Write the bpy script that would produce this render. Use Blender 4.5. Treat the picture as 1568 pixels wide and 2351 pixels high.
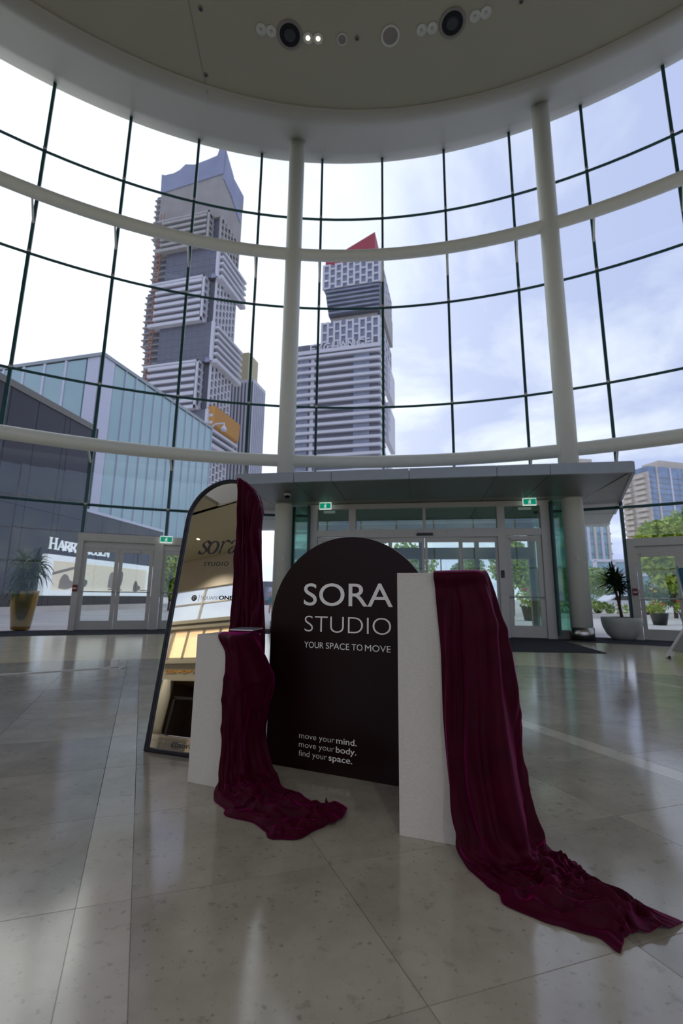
import bpy, bmesh, math, random
import numpy as np
from mathutils import Matrix, Vector
random.seed(7)
S = bpy.context.scene
COL = S.collection
for _o in list(bpy.data.objects): bpy.data.objects.remove(_o)

# ---------------------------------------------------------------- camera
PITCH, ROLL, CAMZ = math.atan(194.5 / 1045.0), 0.013, 1.0
cam = bpy.data.cameras.new('camera'); camo = bpy.data.objects.new('camera', cam); COL.objects.link(camo)
cam.sensor_fit = 'HORIZONTAL'; cam.sensor_width = 24.0; cam.lens = 24.0 * 1045.0 / 1568.0
cam.clip_start = 0.05; cam.clip_end = 2000
_u0 = Vector((0, -math.sin(PITCH), math.cos(PITCH))); _f = Vector((0, math.cos(PITCH), math.sin(PITCH)))
_r = Vector((1, 0, 0)) * math.cos(ROLL) + _u0 * math.sin(ROLL); _u = _u0 * math.cos(ROLL) - Vector((1, 0, 0)) * math.sin(ROLL)
_m = Matrix((( _r.x, _u.x, -_f.x, 0), (_r.y, _u.y, -_f.y, 0), (_r.z, _u.z, -_f.z, CAMZ), (0, 0, 0, 1)))
camo.matrix_world = _m
cam.dof.use_dof = True; cam.dof.focus_distance = 2.6; cam.dof.aperture_fstop = 2.4
S.camera = camo

# ---------------------------------------------------------------- view / world / light
S.view_settings.view_transform = 'Standard'
try: S.view_settings.look = 'None'
except Exception: pass
S.view_settings.exposure = 0.50; S.view_settings.gamma = 1.0; S.view_settings.use_curve_mapping = False
S.cycles.transparent_max_bounces = 40; S.cycles.max_bounces = 6; S.cycles.diffuse_bounces = 3; S.cycles.glossy_bounces = 4
S.cycles.use_adaptive_sampling = True; S.cycles.adaptive_threshold = 0.035; S.cycles.sample_clamp_indirect = 6.0; S.cycles.caustics_reflective = False; S.cycles.caustics_refractive = False

class NT:
    def __init__(s, tree): s.t = tree; tree.nodes.clear()
    def n(s, typ, **kw):
        nd = s.t.nodes.new(typ)
        for k, v in kw.items():
            if k.startswith('i_'):
                key = k[2:]; key = int(key) if key.isdigit() else key
                nd.inputs[key].default_value = v
            else: setattr(nd, k, v)
        return nd
    def l(s, a, b, ao=0, bi=0): s.t.links.new(a.outputs[ao], b.inputs[bi])

W = bpy.data.worlds.new('sky'); S.world = W; W.use_nodes = True
w = NT(W.node_tree)
out = w.n('ShaderNodeOutputWorld'); bg = w.n('ShaderNodeBackground'); w.l(bg, out)
tc = w.n('ShaderNodeTexCoord')
sep = w.n('ShaderNodeSeparateXYZ'); w.l(tc, sep, 'Generated')
za = w.n('ShaderNodeMath', operation='ADD'); w.l(sep, za, 'Z'); za.inputs[1].default_value = 0.22
zm = w.n('ShaderNodeMath', operation='MAXIMUM'); w.l(za, zm); zm.inputs[1].default_value = 0.05
dx = w.n('ShaderNodeMath', operation='DIVIDE'); w.l(sep, dx, 'X'); w.l(zm, dx, 0, 1)
dy = w.n('ShaderNodeMath', operation='DIVIDE'); w.l(sep, dy, 'Y'); w.l(zm, dy, 0, 1)
cmb = w.n('ShaderNodeCombineXYZ'); w.l(dx, cmb, 0, 0); w.l(dy, cmb, 0, 1)
nz = w.n('ShaderNodeTexNoise', i_Scale=1.9, i_Detail=7.0, i_Roughness=0.56, i_Distortion=0.5); w.l(cmb, nz)
cr = w.n('ShaderNodeValToRGB'); w.l(nz, cr)
cr.color_ramp.elements[0].position = 0.44; cr.color_ramp.elements[0].color = (0, 0, 0, 1)
cr.color_ramp.elements[1].position = 0.66; cr.color_ramp.elements[1].color = (1, 1, 1, 1)
mixc = w.n('ShaderNodeMix', data_type='RGBA')
mixc.inputs[6].default_value = (0.43, 0.47, 0.73, 1); mixc.inputs[7].default_value = (0.76, 0.78, 0.90, 1)
w.l(cr, mixc, 0, 0)
SUN = Vector((-0.60, 0.72, 0.34)).normalized()
dot = w.n('ShaderNodeVectorMath', operation='DOT_PRODUCT'); w.l(tc, dot, 'Generated'); dot.inputs[1].default_value = SUN
mx = w.n('ShaderNodeMath', operation='MAXIMUM'); w.l(dot, mx, 'Value'); mx.inputs[1].default_value = 0.0
pw = w.n('ShaderNodeMath', operation='POWER'); w.l(mx, pw); pw.inputs[1].default_value = 4.0
glow = w.n('ShaderNodeMix', data_type='RGBA', blend_type='ADD'); glow.inputs[7].default_value = (0.75, 0.70, 0.56, 1)
w.l(pw, glow, 0, 0); w.l(mixc, glow, 2, 6)
w.l(glow, bg, 2, 0); bg.inputs[1].default_value = 1.0

sun = bpy.data.lights.new('hazy_sun', 'SUN'); sun.energy = 0.25; sun.angle = 0.6; sun.color = (1, 0.93, 0.82)
suno = bpy.data.objects.new('hazy_sun', sun); COL.objects.link(suno)
suno.rotation_euler = (-SUN).to_track_quat('-Z', 'Y').to_euler()

# ---------------------------------------------------------------- materials
MATS = {}
def mat(name, col, rough=0.5, metal=0.0, var=0.06, scale=6.0, bump=0.0, spec=0.5, emis=None, es=0.0, sheen=0.0, coat=0.0):
    if name in MATS: return MATS[name]
    m = bpy.data.materials.new(name); m.use_nodes = True; t = NT(m.node_tree)
    o = t.n('ShaderNodeOutputMaterial'); b = t.n('ShaderNodeBsdfPrincipled'); t.l(b, o)
    tc = t.n('ShaderNodeTexCoord'); nz = t.n('ShaderNodeTexNoise', i_Scale=scale, i_Detail=4.0); t.l(tc, nz, 'Object')
    r = t.n('ShaderNodeMapRange'); t.l(nz, r); r.inputs[1].default_value = 0.3; r.inputs[2].default_value = 0.7
    r.inputs[3].default_value = 1 - var; r.inputs[4].default_value = 1 + var
    mu = t.n('ShaderNodeVectorMath', operation='SCALE'); mu.inputs[0].default_value = col[:3]; t.l(r, mu, 0, 'Scale')
    t.l(mu, b, 0, 'Base Color')
    b.inputs['Roughness'].default_value = rough; b.inputs['Metallic'].default_value = metal
    b.inputs['Specular IOR Level'].default_value = spec
    if sheen: b.inputs['Sheen Weight'].default_value = sheen; b.inputs['Sheen Roughness'].default_value = 0.35; b.inputs['Sheen Tint'].default_value = (0.75, 0.006, 0.30, 1)
    if coat: b.inputs['Coat Weight'].default_value = coat; b.inputs['Coat Roughness'].default_value = 0.15
    if emis: b.inputs['Emission Color'].default_value = (*emis, 1); b.inputs['Emission Strength'].default_value = es
    if bump:
        bp = t.n('ShaderNodeBump', i_Strength=bump, i_Distance=0.01); t.l(nz, bp, 0, 'Height'); t.l(bp, b, 0, 'Normal')
    MATS[name] = m; return m

def glass_mat(name, tint, refl=0.06, rough=0.0):
    m = bpy.data.materials.new(name); m.use_nodes = True; t = NT(m.node_tree)
    o = t.n('ShaderNodeOutputMaterial'); tr = t.n('ShaderNodeBsdfTransparent'); tr.inputs[0].default_value = (*tint, 1)
    gl = t.n('ShaderNodeBsdfGlossy'); gl.inputs['Roughness'].default_value = rough; gl.inputs[0].default_value = (0.9, 1, 0.96, 1)
    lw = t.n('ShaderNodeLayerWeight', i_Blend=0.5); p5 = t.n('ShaderNodeMath', operation='POWER', i_1=4.0); t.l(lw, p5, 'Facing')
    ml = t.n('ShaderNodeMath', operation='MULTIPLY_ADD', i_1=0.55, i_2=refl); ml.use_clamp = True; t.l(p5, ml)
    mx = t.n('ShaderNodeMixShader'); t.l(ml, mx, 0, 0); t.l(tr, mx, 0, 1); t.l(gl, mx, 0, 2); t.l(mx, o)
    MATS[name] = m; return m

def stone_mat(name, c1, c2, spot, rough=0.12):
    m = bpy.data.materials.new(name); m.use_nodes = True; t = NT(m.node_tree)
    o = t.n('ShaderNodeOutputMaterial'); b = t.n('ShaderNodeBsdfPrincipled'); t.l(b, o)
    geo = t.n('ShaderNodeNewGeometry'); oi = t.n('ShaderNodeObjectInfo')
    add = t.n('ShaderNodeVectorMath', operation='ADD'); t.l(geo, add, 'Position', 0)
    sc = t.n('ShaderNodeVectorMath', operation='SCALE'); sc.inputs[0].default_value = (9, 7, 3); t.l(oi, sc, 'Random', 'Scale'); t.l(sc, add, 0, 1)
    n1 = t.n('ShaderNodeTexNoise', i_Scale=3.2, i_Detail=9.0, i_Roughness=0.62); t.l(add, n1)
    n2 = t.n('ShaderNodeTexNoise', i_Scale=16.0, i_Detail=5.0, i_Roughness=0.6); t.l(add, n2)
    n3 = t.n('ShaderNodeTexNoise', i_Scale=55.0, i_Detail=3.0, i_Roughness=0.5); t.l(add, n3)
    r1 = t.n('ShaderNodeValToRGB'); t.l(n1, r1)
    r1.color_ramp.elements[0].position = 0.34; r1.color_ramp.elements[0].color = (*c2, 1)
    r1.color_ramp.elements[1].position = 0.62; r1.color_ramp.elements[1].color = (*c1, 1)
    r2 = t.n('ShaderNodeValToRGB'); t.l(n2, r2)
    r2.color_ramp.elements[0].position = 0.27; r2.color_ramp.elements[0].color = (1, 1, 1, 1)
    r2.color_ramp.elements[1].position = 0.40; r2.color_ramp.elements[1].color = (0, 0, 0, 1)
    r3 = t.n('ShaderNodeValToRGB'); t.l(n3, r3)
    r3.color_ramp.elements[0].position = 0.28; r3.color_ramp.elements[0].color = (1, 1, 1, 1)
    r3.color_ramp.elements[1].position = 0.36; r3.color_ramp.elements[1].color = (0, 0, 0, 1)
    mxx = t.n('ShaderNodeMath', operation='MAXIMUM'); t.l(r2, mxx, 0, 0); t.l(r3, mxx, 0, 1)
    m0 = t.n('ShaderNodeMath', operation='MULTIPLY', i_1=0.6); t.l(mxx, m0)
    mi = t.n('ShaderNodeMix', data_type='RGBA'); t.l(m0, mi, 0, 0); t.l(r1, mi, 0, 6); mi.inputs[7].default_value = (*spot, 1)
    rr = t.n('ShaderNodeMapRange'); t.l(oi, rr, 'Random', 0); rr.inputs[3].default_value = 0.90; rr.inputs[4].default_value = 1.08
    ms = t.n('ShaderNodeVectorMath', operation='SCALE'); t.l(mi, ms, 2, 0); t.l(rr, ms, 0, 'Scale'); t.l(ms, b, 0, 'Base Color')
    ro = t.n('ShaderNodeMapRange'); t.l(n2, ro); ro.inputs[3].default_value = rough * 0.75; ro.inputs[4].default_value = rough * 1.35
    t.l(ro, b, 0, 'Roughness'); b.inputs['Specular IOR Level'].default_value = 0.9
    MATS[name] = m; return m

def leaf_mat(name, c1, c2):
    m = bpy.data.materials.new(name); m.use_nodes = True; t = NT(m.node_tree)
    o = t.n('ShaderNodeOutputMaterial'); b = t.n('ShaderNodeBsdfPrincipled'); t.l(b, o)
    geo = t.n('ShaderNodeNewGeometry'); nz = t.n('ShaderNodeTexNoise', i_Scale=1.6, i_Detail=5.0); t.l(geo, nz, 'Position')
    r = t.n('ShaderNodeValToRGB'); t.l(nz, r)
    r.color_ramp.elements[0].position = 0.35; r.color_ramp.elements[0].color = (*c1, 1)
    r.color_ramp.elements[1].position = 0.65; r.color_ramp.elements[1].color = (*c2, 1)
    t.l(r, b, 0, 'Base Color'); b.inputs['Roughness'].default_value = 0.55
    b.inputs['Transmission Weight'].default_value = 0.0
    MATS[name] = m; return m

STONE = stone_mat('stone', (0.37, 0.345, 0.29), (0.28, 0.257, 0.212), (0.14, 0.128, 0.10))
STRIP = stone_mat('strip_stone', (0.49, 0.46, 0.40), (0.42, 0.39, 0.335), (0.25, 0.23, 0.19))
BEIGE = stone_mat('beige_stone', (0.64, 0.56, 0.40), (0.56, 0.48, 0.34), (0.46, 0.39, 0.28), 0.13)
PAVE = mat('paving', (0.66, 0.61, 0.57), 0.8, scale=0.6, var=0.1)
GROUT = mat('grout', (0.13, 0.12, 0.10), 0.9)
CEIL = mat('ceiling_paint', (0.33, 0.322, 0.25), 0.75, var=0.02, scale=0.5)
SOFF = mat('soffit_paint', (0.41, 0.40, 0.34), 0.55, var=0.02, scale=0.5)
WHITE = mat('column_paint', (0.80, 0.82, 0.73), 0.42, var=0.02)
WALLP = mat('hall_paint', (0.62, 0.58, 0.51), 0.7, var=0.03, scale=1.0)
FRAME = mat('door_frame_metal', (0.62, 0.61, 0.56), 0.45, var=0.03)
MULL = mat('mullion_steel', (0.014, 0.080, 0.078), 0.4, metal=0.1)
DARKM = mat('dark_metal', (0.03, 0.03, 0.032), 0.45, metal=0.3)
STEEL = mat('brushed_steel', (0.55, 0.53, 0.50), 0.28, metal=1.0)
CARPET = mat('entrance_carpet', (0.062, 0.064, 0.073), 0.95, var=0.25, scale=60, bump=0.3, spec=0.1)
FASC = mat('canopy_panel', (0.33, 0.36, 0.38), 0.38, metal=0.35, var=0.03)
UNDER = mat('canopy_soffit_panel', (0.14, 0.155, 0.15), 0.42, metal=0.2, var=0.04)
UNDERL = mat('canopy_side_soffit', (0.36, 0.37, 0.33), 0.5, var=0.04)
GLASS = glass_mat('curtain_glass', (0.93, 0.965, 0.95), 0.030)
DGLASS = glass_mat('door_glass', (0.90, 0.955, 0.93), 0.045)
TGLASS = glass_mat('transom_glass', (0.62, 0.74, 0.68), 0.10)
GREENGL = glass_mat('green_fin_glass', (0.62, 0.82, 0.75), 0.07)
VELVET = mat('velvet', (0.038, 0.0003, 0.0085), 0.55, var=0.2, scale=9, sheen=0.55, spec=0.08)
PLINTH = mat('plinth_board', (0.58, 0.565, 0.52), 0.85, var=0.03, scale=90, bump=0.25, spec=0.2)
SIGNB = mat('sign_board', (0.010, 0.0012, 0.0016), 0.36, var=0.15, scale=2, spec=0.2)
SIGNE = mat('sign_edge', (0.35, 0.33, 0.30), 0.6)
LETTER = mat('white_vinyl', (0.86, 0.85, 0.82), 0.5)
BLACK = mat('black_vinyl', (0.008, 0.008, 0.012), 0.45)
NAVY = mat('mirror_frame_metal', (0.006, 0.007, 0.014), 0.35, metal=0.3)
MIRROR = mat('mirror_glass', (0.82, 0.82, 0.80), 0.0, metal=1.0, var=0.0)
GREEN = mat('exit_green', (0.0, 0.22, 0.13), 0.5, emis=(0.0, 0.4, 0.24), es=0.35)
SIGNW = mat('exit_white', (0.8, 0.85, 0.8), 0.5, emis=(0.9, 1, 0.95), es=0.4)
RED = mat('fire_red', (0.22, 0.008, 0.012), 0.45)
GOLD = mat('gold_pot', (0.30, 0.18, 0.04), 0.22, metal=0.95)
POTW = mat('white_bowl', (0.62, 0.63, 0.58), 0.5)
SOIL = mat('soil', (0.03, 0.022, 0.015), 0.95)
PALM = leaf_mat('palm_leaf', (0.012, 0.04, 0.006), (0.035, 0.10, 0.014))
DRAC = leaf_mat('dracaena_leaf', (0.008, 0.025, 0.006), (0.02, 0.05, 0.012))
BARK = mat('bark', (0.09, 0.05, 0.03), 0.9, var=0.3, scale=20)
LEAFY = leaf_mat('leaf_bright', (0.24, 0.38, 0.03), (0.55, 0.64, 0.09))
LEAFM = leaf_mat('leaf_mid', (0.13, 0.24, 0.035), (0.32, 0.44, 0.09))
LEAFD = leaf_mat('leaf_dark', (0.05, 0.11, 0.025), (0.14, 0.22, 0.06))
LAMPON = mat('lamp_warm', (1, 0.9, 0.7), 0.5, emis=(1.0, 0.80, 0.50), es=4.0)
LAMPOFF = mat('lamp_lens', (0.5, 0.52, 0.46), 0.25)
BLACKG = mat('black_glass', (0.004, 0.004, 0.005), 0.35, spec=0.2)
PANEL = mat('charcoal_cladding', (0.060, 0.058, 0.075), 0.5, var=0.05, scale=0.4, spec=0.3)
COPING = mat('coping', (0.20, 0.18, 0.16), 0.5)
AGLASS = mat('aqua_glazing', (0.36, 0.52, 0.54), 0.12, var=0.05, scale=0.3, spec=0.7)
WCLAD = mat('white_cladding', (0.62, 0.63, 0.74), 0.5, var=0.03)
CONC = mat('raw_concrete', (0.33, 0.31, 0.29), 0.9, var=0.10, scale=0.15)
TDARK = mat('tower_glass', (0.135, 0.135, 0.165), 0.3, var=0.10, scale=0.12)
TSLAB = mat('tower_slab', (0.63, 0.62, 0.66), 0.7, var=0.04)
TGREY = mat('tower_slab_raw', (0.40, 0.38, 0.36), 0.8, var=0.08, scale=0.3)
TBLUE = mat('formwork_blue', (0.27, 0.29, 0.40), 0.7, var=0.12, scale=0.1)
TRED = mat('red_cladding', (0.36, 0.045, 0.065), 0.6)
TLIT = mat('tower_pane', (0.24, 0.265, 0.34), 0.25, var=0.15, scale=0.2)
TCREAM = mat('cream_precast', (0.60, 0.52, 0.44), 0.8, var=0.08, scale=0.3)
TBLUEG = mat('blue_tower_glass', (0.23, 0.31, 0.46), 0.2, var=0.16, scale=0.25)
TTEAL = mat('teal_tower_glass', (0.26, 0.40, 0.44), 0.2, var=0.25, scale=0.35)
ORANGE = mat('orange_hoarding', (0.55, 0.28, 0.08), 0.8)
RUST = mat('hoist_rust', (0.33, 0.17, 0.13), 0.8)
BEIGEP = mat('beige_panel', (0.55, 0.48, 0.30), 0.8)
WBOX = mat('lightbox_white', (0.75, 0.77, 0.8), 0.5, emis=(0.85, 0.9, 1.0), es=0.28)
CREAM = mat('poster_cream', (0.62, 0.56, 0.46), 0.6, emis=(0.9, 0.8, 0.66), es=0.22)
TAUPE = mat('poster_taupe', (0.20, 0.16, 0.13), 0.6)
TAUPE2 = mat('poster_sand', (0.36, 0.30, 0.24), 0.6)
WARMP = mat('lit_cream_panel', (0.8, 0.65, 0.4), 0.5, emis=(1.0, 0.70, 0.38), es=0.75)
GOLDL = mat('gold_letters', (0.55, 0.25, 0.03), 0.4, emis=(0.8, 0.35, 0.03), es=0.08)
SHOPD = mat('shop_interior', (0.05, 0.03, 0.02), 0.7)
BLUEB = mat('blue_banner', (0.03, 0.11, 0.25), 0.6)
TEALB = mat('teal_banner', (0.02, 0.25, 0.24), 0.6)
CARW = mat('car_paint', (0.75, 0.76, 0.8), 0.2, coat=0.6)
SKIN = mat('skin', (0.45, 0.26, 0.18), 0.6)
SHIRT = mat('pale_shirt', (0.62, 0.60, 0.75), 0.8)
SHORTS = mat('teal_shorts', (0.03, 0.30, 0.36), 0.8)
HAIR = mat('dark_hair', (0.03, 0.02, 0.015), 0.7)
FLRED = mat('red_flower', (0.6, 0.05, 0.03), 0.6)
FLYEL = mat('yellow_flower', (0.85, 0.5, 0.03), 0.6)

# ---------------------------------------------------------------- builders
WM = {}
def place(o, M=None, parent=None):
    M = M or Matrix.Identity(4); COL.objects.link(o); o.matrix_basis = M
    if parent is not None:
        o.parent = parent; o.matrix_parent_inverse = WM[parent.name].inverted()
    WM[o.name] = M; return o
def tag(o, label=None, cat=None, group=None, kind=None):
    if label: o['label'] = label
    if cat: o['category'] = cat
    if group: o['group'] = group
    if kind: o['kind'] = kind
    return o
def root(name, loc, rz=0.0, label=None, cat=None, group=None, kind=None):
    o = bpy.data.objects.new(name, None); o.empty_display_size = 0.1
    place(o, Matrix.Translation(Vector(loc)) @ Matrix.Rotation(rz, 4, 'Z')); return tag(o, label, cat, group, kind)
def mobj(name, verts, faces, m, parent=None, M=None, smooth=False):
    me = bpy.data.meshes.new(name); me.from_pydata([tuple(map(float, v)) for v in verts], [], [tuple(map(int, f)) for f in faces]); me.materials.append(m)
    if smooth: me.polygons.foreach_set('use_smooth', [True] * len(me.polygons))
    me.update(); return place(bpy.data.objects.new(name, me), M, parent)
_cube = {}
def box(name, c, s, m, parent=None, rz=0.0, M=None, bev=0.0):
    key = (round(s[0], 4), round(s[1], 4), round(s[2], 4), m.name, bev)
    if key not in _cube:
        bm = bmesh.new(); bmesh.ops.create_cube(bm, size=1.0); bmesh.ops.scale(bm, vec=s, verts=bm.verts)
        if bev: bmesh.ops.bevel(bm, geom=bm.edges[:], offset=bev, segments=2, affect='EDGES')
        me = bpy.data.meshes.new(name); bm.to_mesh(me); bm.free(); me.materials.append(m); _cube[key] = me
    o = bpy.data.objects.new(name, _cube[key])
    return place(o, (M or Matrix.Identity(4)) @ Matrix.Translation(Vector(c)) @ Matrix.Rotation(rz, 4, 'Z'), parent)
def bb(name, x0, x1, y0, y1, z0, z1, m, parent=None, M=None, bev=0.0):
    return box(name, ((x0 + x1) / 2, (y0 + y1) / 2, (z0 + z1) / 2), (abs(x1 - x0), abs(y1 - y0), abs(z1 - z0)), m, parent, 0.0, M, bev)
def lathe_vf(prof, n=32, cx=0, cy=0):
    V, F = [], []
    for r, z in prof:
        for i in range(n):
            a = 2 * math.pi * i / n; V.append((cx + r * math.cos(a), cy + r * math.sin(a), z))
    for k in range(len(prof) - 1):
        for i in range(n):
            j = (i + 1) % n; F.append((k * n + i, k * n + j, (k + 1) * n + j, (k + 1) * n + i))
    F.append(tuple(range(n))[::-1]); F.append(tuple((len(prof) - 1) * n + i for i in range(n)))
    return V, F
def lathe(name, prof, m, parent=None, M=None, n=32, smooth=True):
    V, F = lathe_vf(prof, n); o = mobj(name, V, F, m, parent, M)
    if smooth:
        me = o.data; fl = [len(p.vertices) == 4 for p in me.polygons]; me.polygons.foreach_set('use_smooth', fl)
    return o
def tube_vf(path, r, n=12, closed=False):
    P = [Vector(p) for p in path]; V, F = [], []; K = len(P)
    for k in range(K):
        t = (P[(k + 1) % K] - P[k - 1]) if closed else (P[min(k + 1, K - 1)] - P[max(k - 1, 0)])
        t.normalize(); ref = Vector((0, 0, 1)) if abs(t.z) < 0.9 else Vector((1, 0, 0))
        a = t.cross(ref).normalized(); b = t.cross(a)
        rr = r[k] if isinstance(r, (list, tuple)) else r
        for i in range(n):
            an = 2 * math.pi * i / n; V.append(P[k] + a * (rr * math.cos(an)) + b * (rr * math.sin(an)))
    for k in range(K if closed else K - 1):
        for i in range(n):
            j = (i + 1) % n; k2 = (k + 1) % K; F.append((k * n + i, k * n + j, k2 * n + j, k2 * n + i))
    if not closed: F.append(tuple(range(n))); F.append(tuple((K - 1) * n + i for i in range(n))[::-1])
    return V, F
def tube(name, path, r, m, parent=None, M=None, n=12, closed=False):
    V, F = tube_vf(path, r, n, closed); return mobj(name, V, F, m, parent, M, True)
def prism(name, poly, z0, z1, m, parent=None, M=None):
    n = len(poly); V = [(x, y, z0) for x, y in poly] + [(x, y, z1) for x, y in poly]
    F = [tuple(range(n))[::-1], tuple(range(n, 2 * n))] + [(i, (i + 1) % n, n + (i + 1) % n, n + i) for i in range(n)]
    return mobj(name, V, F, m, parent, M)
def vprism(name, poly, y0, y1, m, parent=None, M=None):   # polygon in x,z extruded along y
    n = len(poly); V = [(x, y0, z) for x, z in poly] + [(x, y1, z) for x, z in poly]
    F = [tuple(range(n)), tuple(range(n, 2 * n))[::-1]] + [((i + 1) % n, i, n + i, n + (i + 1) % n) for i in range(n)]
    return mobj(name, V, F, m, parent, M)
def frameM(ox, oy, ang, oz=0.0):   # local x along the tangent, y outward, for a bearing measured from +Y towards +X
    t = Vector((math.cos(ang), -math.sin(ang), 0)); n = Vector((math.sin(ang), math.cos(ang), 0))
    return Matrix(((t.x, n.x, 0, ox), (t.y, n.y, 0, oy), (0, 0, 1, oz), (0, 0, 0, 1)))
def text_mesh(body, width, cap, offset=0.0, shear=0.0, depth=0.002, space=1.0):
    c = bpy.data.curves.new('lettering', 'FONT'); c.body = body; c.size = 1.0; c.resolution_u = 6; c.offset = offset; c.space_character = space; c.extrude = 0.01; c.shear = shear
    o = bpy.data.objects.new('lettering', c); COL.objects.link(o)
    bpy.context.view_layer.update()
    me = bpy.data.meshes.new_from_object(o.evaluated_get(bpy.context.evaluated_depsgraph_get()))
    COL.objects.unlink(o); bpy.data.objects.remove(o)
    xs = [v.co.x for v in me.vertices]; x0, x1 = min(xs), max(xs); CAPH = 0.727
    for v in me.vertices:
        v.co = Vector(((v.co.x - x0) * width / (x1 - x0), v.co.y * cap / CAPH, depth if v.co.z > 0 else 0.0))
    return me
def text_obj(name, me, m, parent, M):
    me.materials.clear(); me.materials.append(m); return place(bpy.data.objects.new(name, me), M, parent)
def ribbon_vf(pts, wf, depth, base=0):
    V, F = [], []; n = len(pts)
    for i, p in enumerate(pts):
        q0 = pts[max(i - 1, 0)]; q1 = pts[min(i + 1, n - 1)]; tx, ty = q1[0] - q0[0], q1[1] - q0[1]; L = math.hypot(tx, ty) or 1
        hw = wf(i / (n - 1), math.atan2(ty, tx)) / 2; nx, ny = -ty / L * hw, tx / L * hw
        V += [(p[0] + nx, p[1] + ny, depth), (p[0] - nx, p[1] - ny, depth), (p[0] + nx, p[1] + ny, 0), (p[0] - nx, p[1] - ny, 0)]
    for i in range(n - 1):
        a = base + 4 * i; b = a + 4
        F += [(a, a + 1, b + 1, b), (a + 2, b + 2, b + 3, a + 3), (a, b, b + 2, a + 2), (a + 1, a + 3, b + 3, b + 1)]
    F += [(base, base + 2, base + 3, base + 1)]; e = base + 4 * (n - 1); F += [(e, e + 1, e + 3, e + 2)]
    return V, F
def ribbons(name, strokes, depth, m, parent, M):
    V, F = [], []
    for pts, wf in strokes:
        v, f = ribbon_vf(pts, wf, depth, len(V)); V += v; F += f
    return mobj(name, V, F, m, parent, M)
def crv(pts, n=14):
    P = [pts[0]] + list(pts) + [pts[-1]]; out = []
    for k in range(1, len(P) - 2):
        for i in range(n):
            t = i / n; out.append(tuple(0.5 * (2 * P[k][j] + (P[k + 1][j] - P[k - 1][j]) * t + (2 * P[k - 1][j] - 5 * P[k][j] + 4 * P[k + 1][j] - P[k + 2][j]) * t * t + (3 * P[k][j] - P[k - 1][j] - 3 * P[k + 1][j] + P[k + 2][j]) * t ** 3) for j in range(len(P[0]))))
    out.append(tuple(pts[-1])); return out
def copy_obj(src, M, parent): return place(src.copy(), M, parent)

# ================================================================ the rotunda shell
CX, CY, R = -0.43, -3.0, 17.4
A0, DA = -0.541, 0.1287
def pol(r, a, z=0.0): return (CX + r * math.sin(a), CY + r * math.cos(a), z)

# ---- floor: big limestone slabs, lighter border strips, beige ring, carpet ring
floor = root('floor', (0, 0, 0), kind='structure', label='polished beige limestone floor of the rotunda')
def annulus(name, r0, r1, z0, z1, m, a0=-math.pi, a1=math.pi, n=96, parent=None):
    V, F = [], []
    for i in range(n + 1):
        a = a0 + (a1 - a0) * i / n
        V += [pol(r0, a, z0), pol(r1, a, z0), pol(r1, a, z1), pol(r0, a, z1)]
    for i in range(n):
        b, c = 4 * i, 4 * i + 4
        F += [(b + 3, c + 3, c + 2, b + 2), (b, b + 1, c + 1, c), (b + 1, b + 2, c + 2, c + 1), (b, c, c + 3, b + 3)]
    F += [(0, 3, 2, 1), (4 * n, 4 * n + 1, 4 * n + 2, 4 * n + 3)]
    return mobj(name, V, F, m, parent)
annulus('screed', 0.01, 10.9, -0.08, -0.010, GROUT, parent=floor)
annulus('beige_ring', 10.8, 15.62, -0.07, 0.0, BEIGE, parent=floor)
annulus('carpet_ring', 15.62, 17.46, -0.07, 0.004, CARPET, -1.3, 1.3, 64, parent=floor)
bb('hall_paving', -33, 16.6, -13.2, 2.4, -0.12, -0.004, STONE, floor)
e1 = np.array([-0.394, 0.919]); e2 = np.array([0.952, 0.306]); P0 = np.array([-0.683, 1.73])
def clip(poly, p, n):
    out = []
    for i in range(len(poly)):
        a, b = poly[i], poly[(i + 1) % len(poly)]; da = (a - p) @ n; db = (b - p) @ n
        if da <= 0: out.append(a)
        if (da < 0 < db) or (db < 0 < da): out.append(a + (b - a) * (da / (da - db)))
    return out
cols = []                                                     # (u0, u1, is_strip)
for k in range(-5, 5):
    base = k * 3.0
    for a, b in ((0, 0.69), (0.69, 1.38), (1.38, 2.10), (2.10, 2.834)): cols.append((base + a, base + b, False))
    cols.append((base + 2.834, base + 3.0, True))
tile_shared = {}; G = 0.0013; PV = 0.655
cc = np.array([CX, CY])
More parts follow.
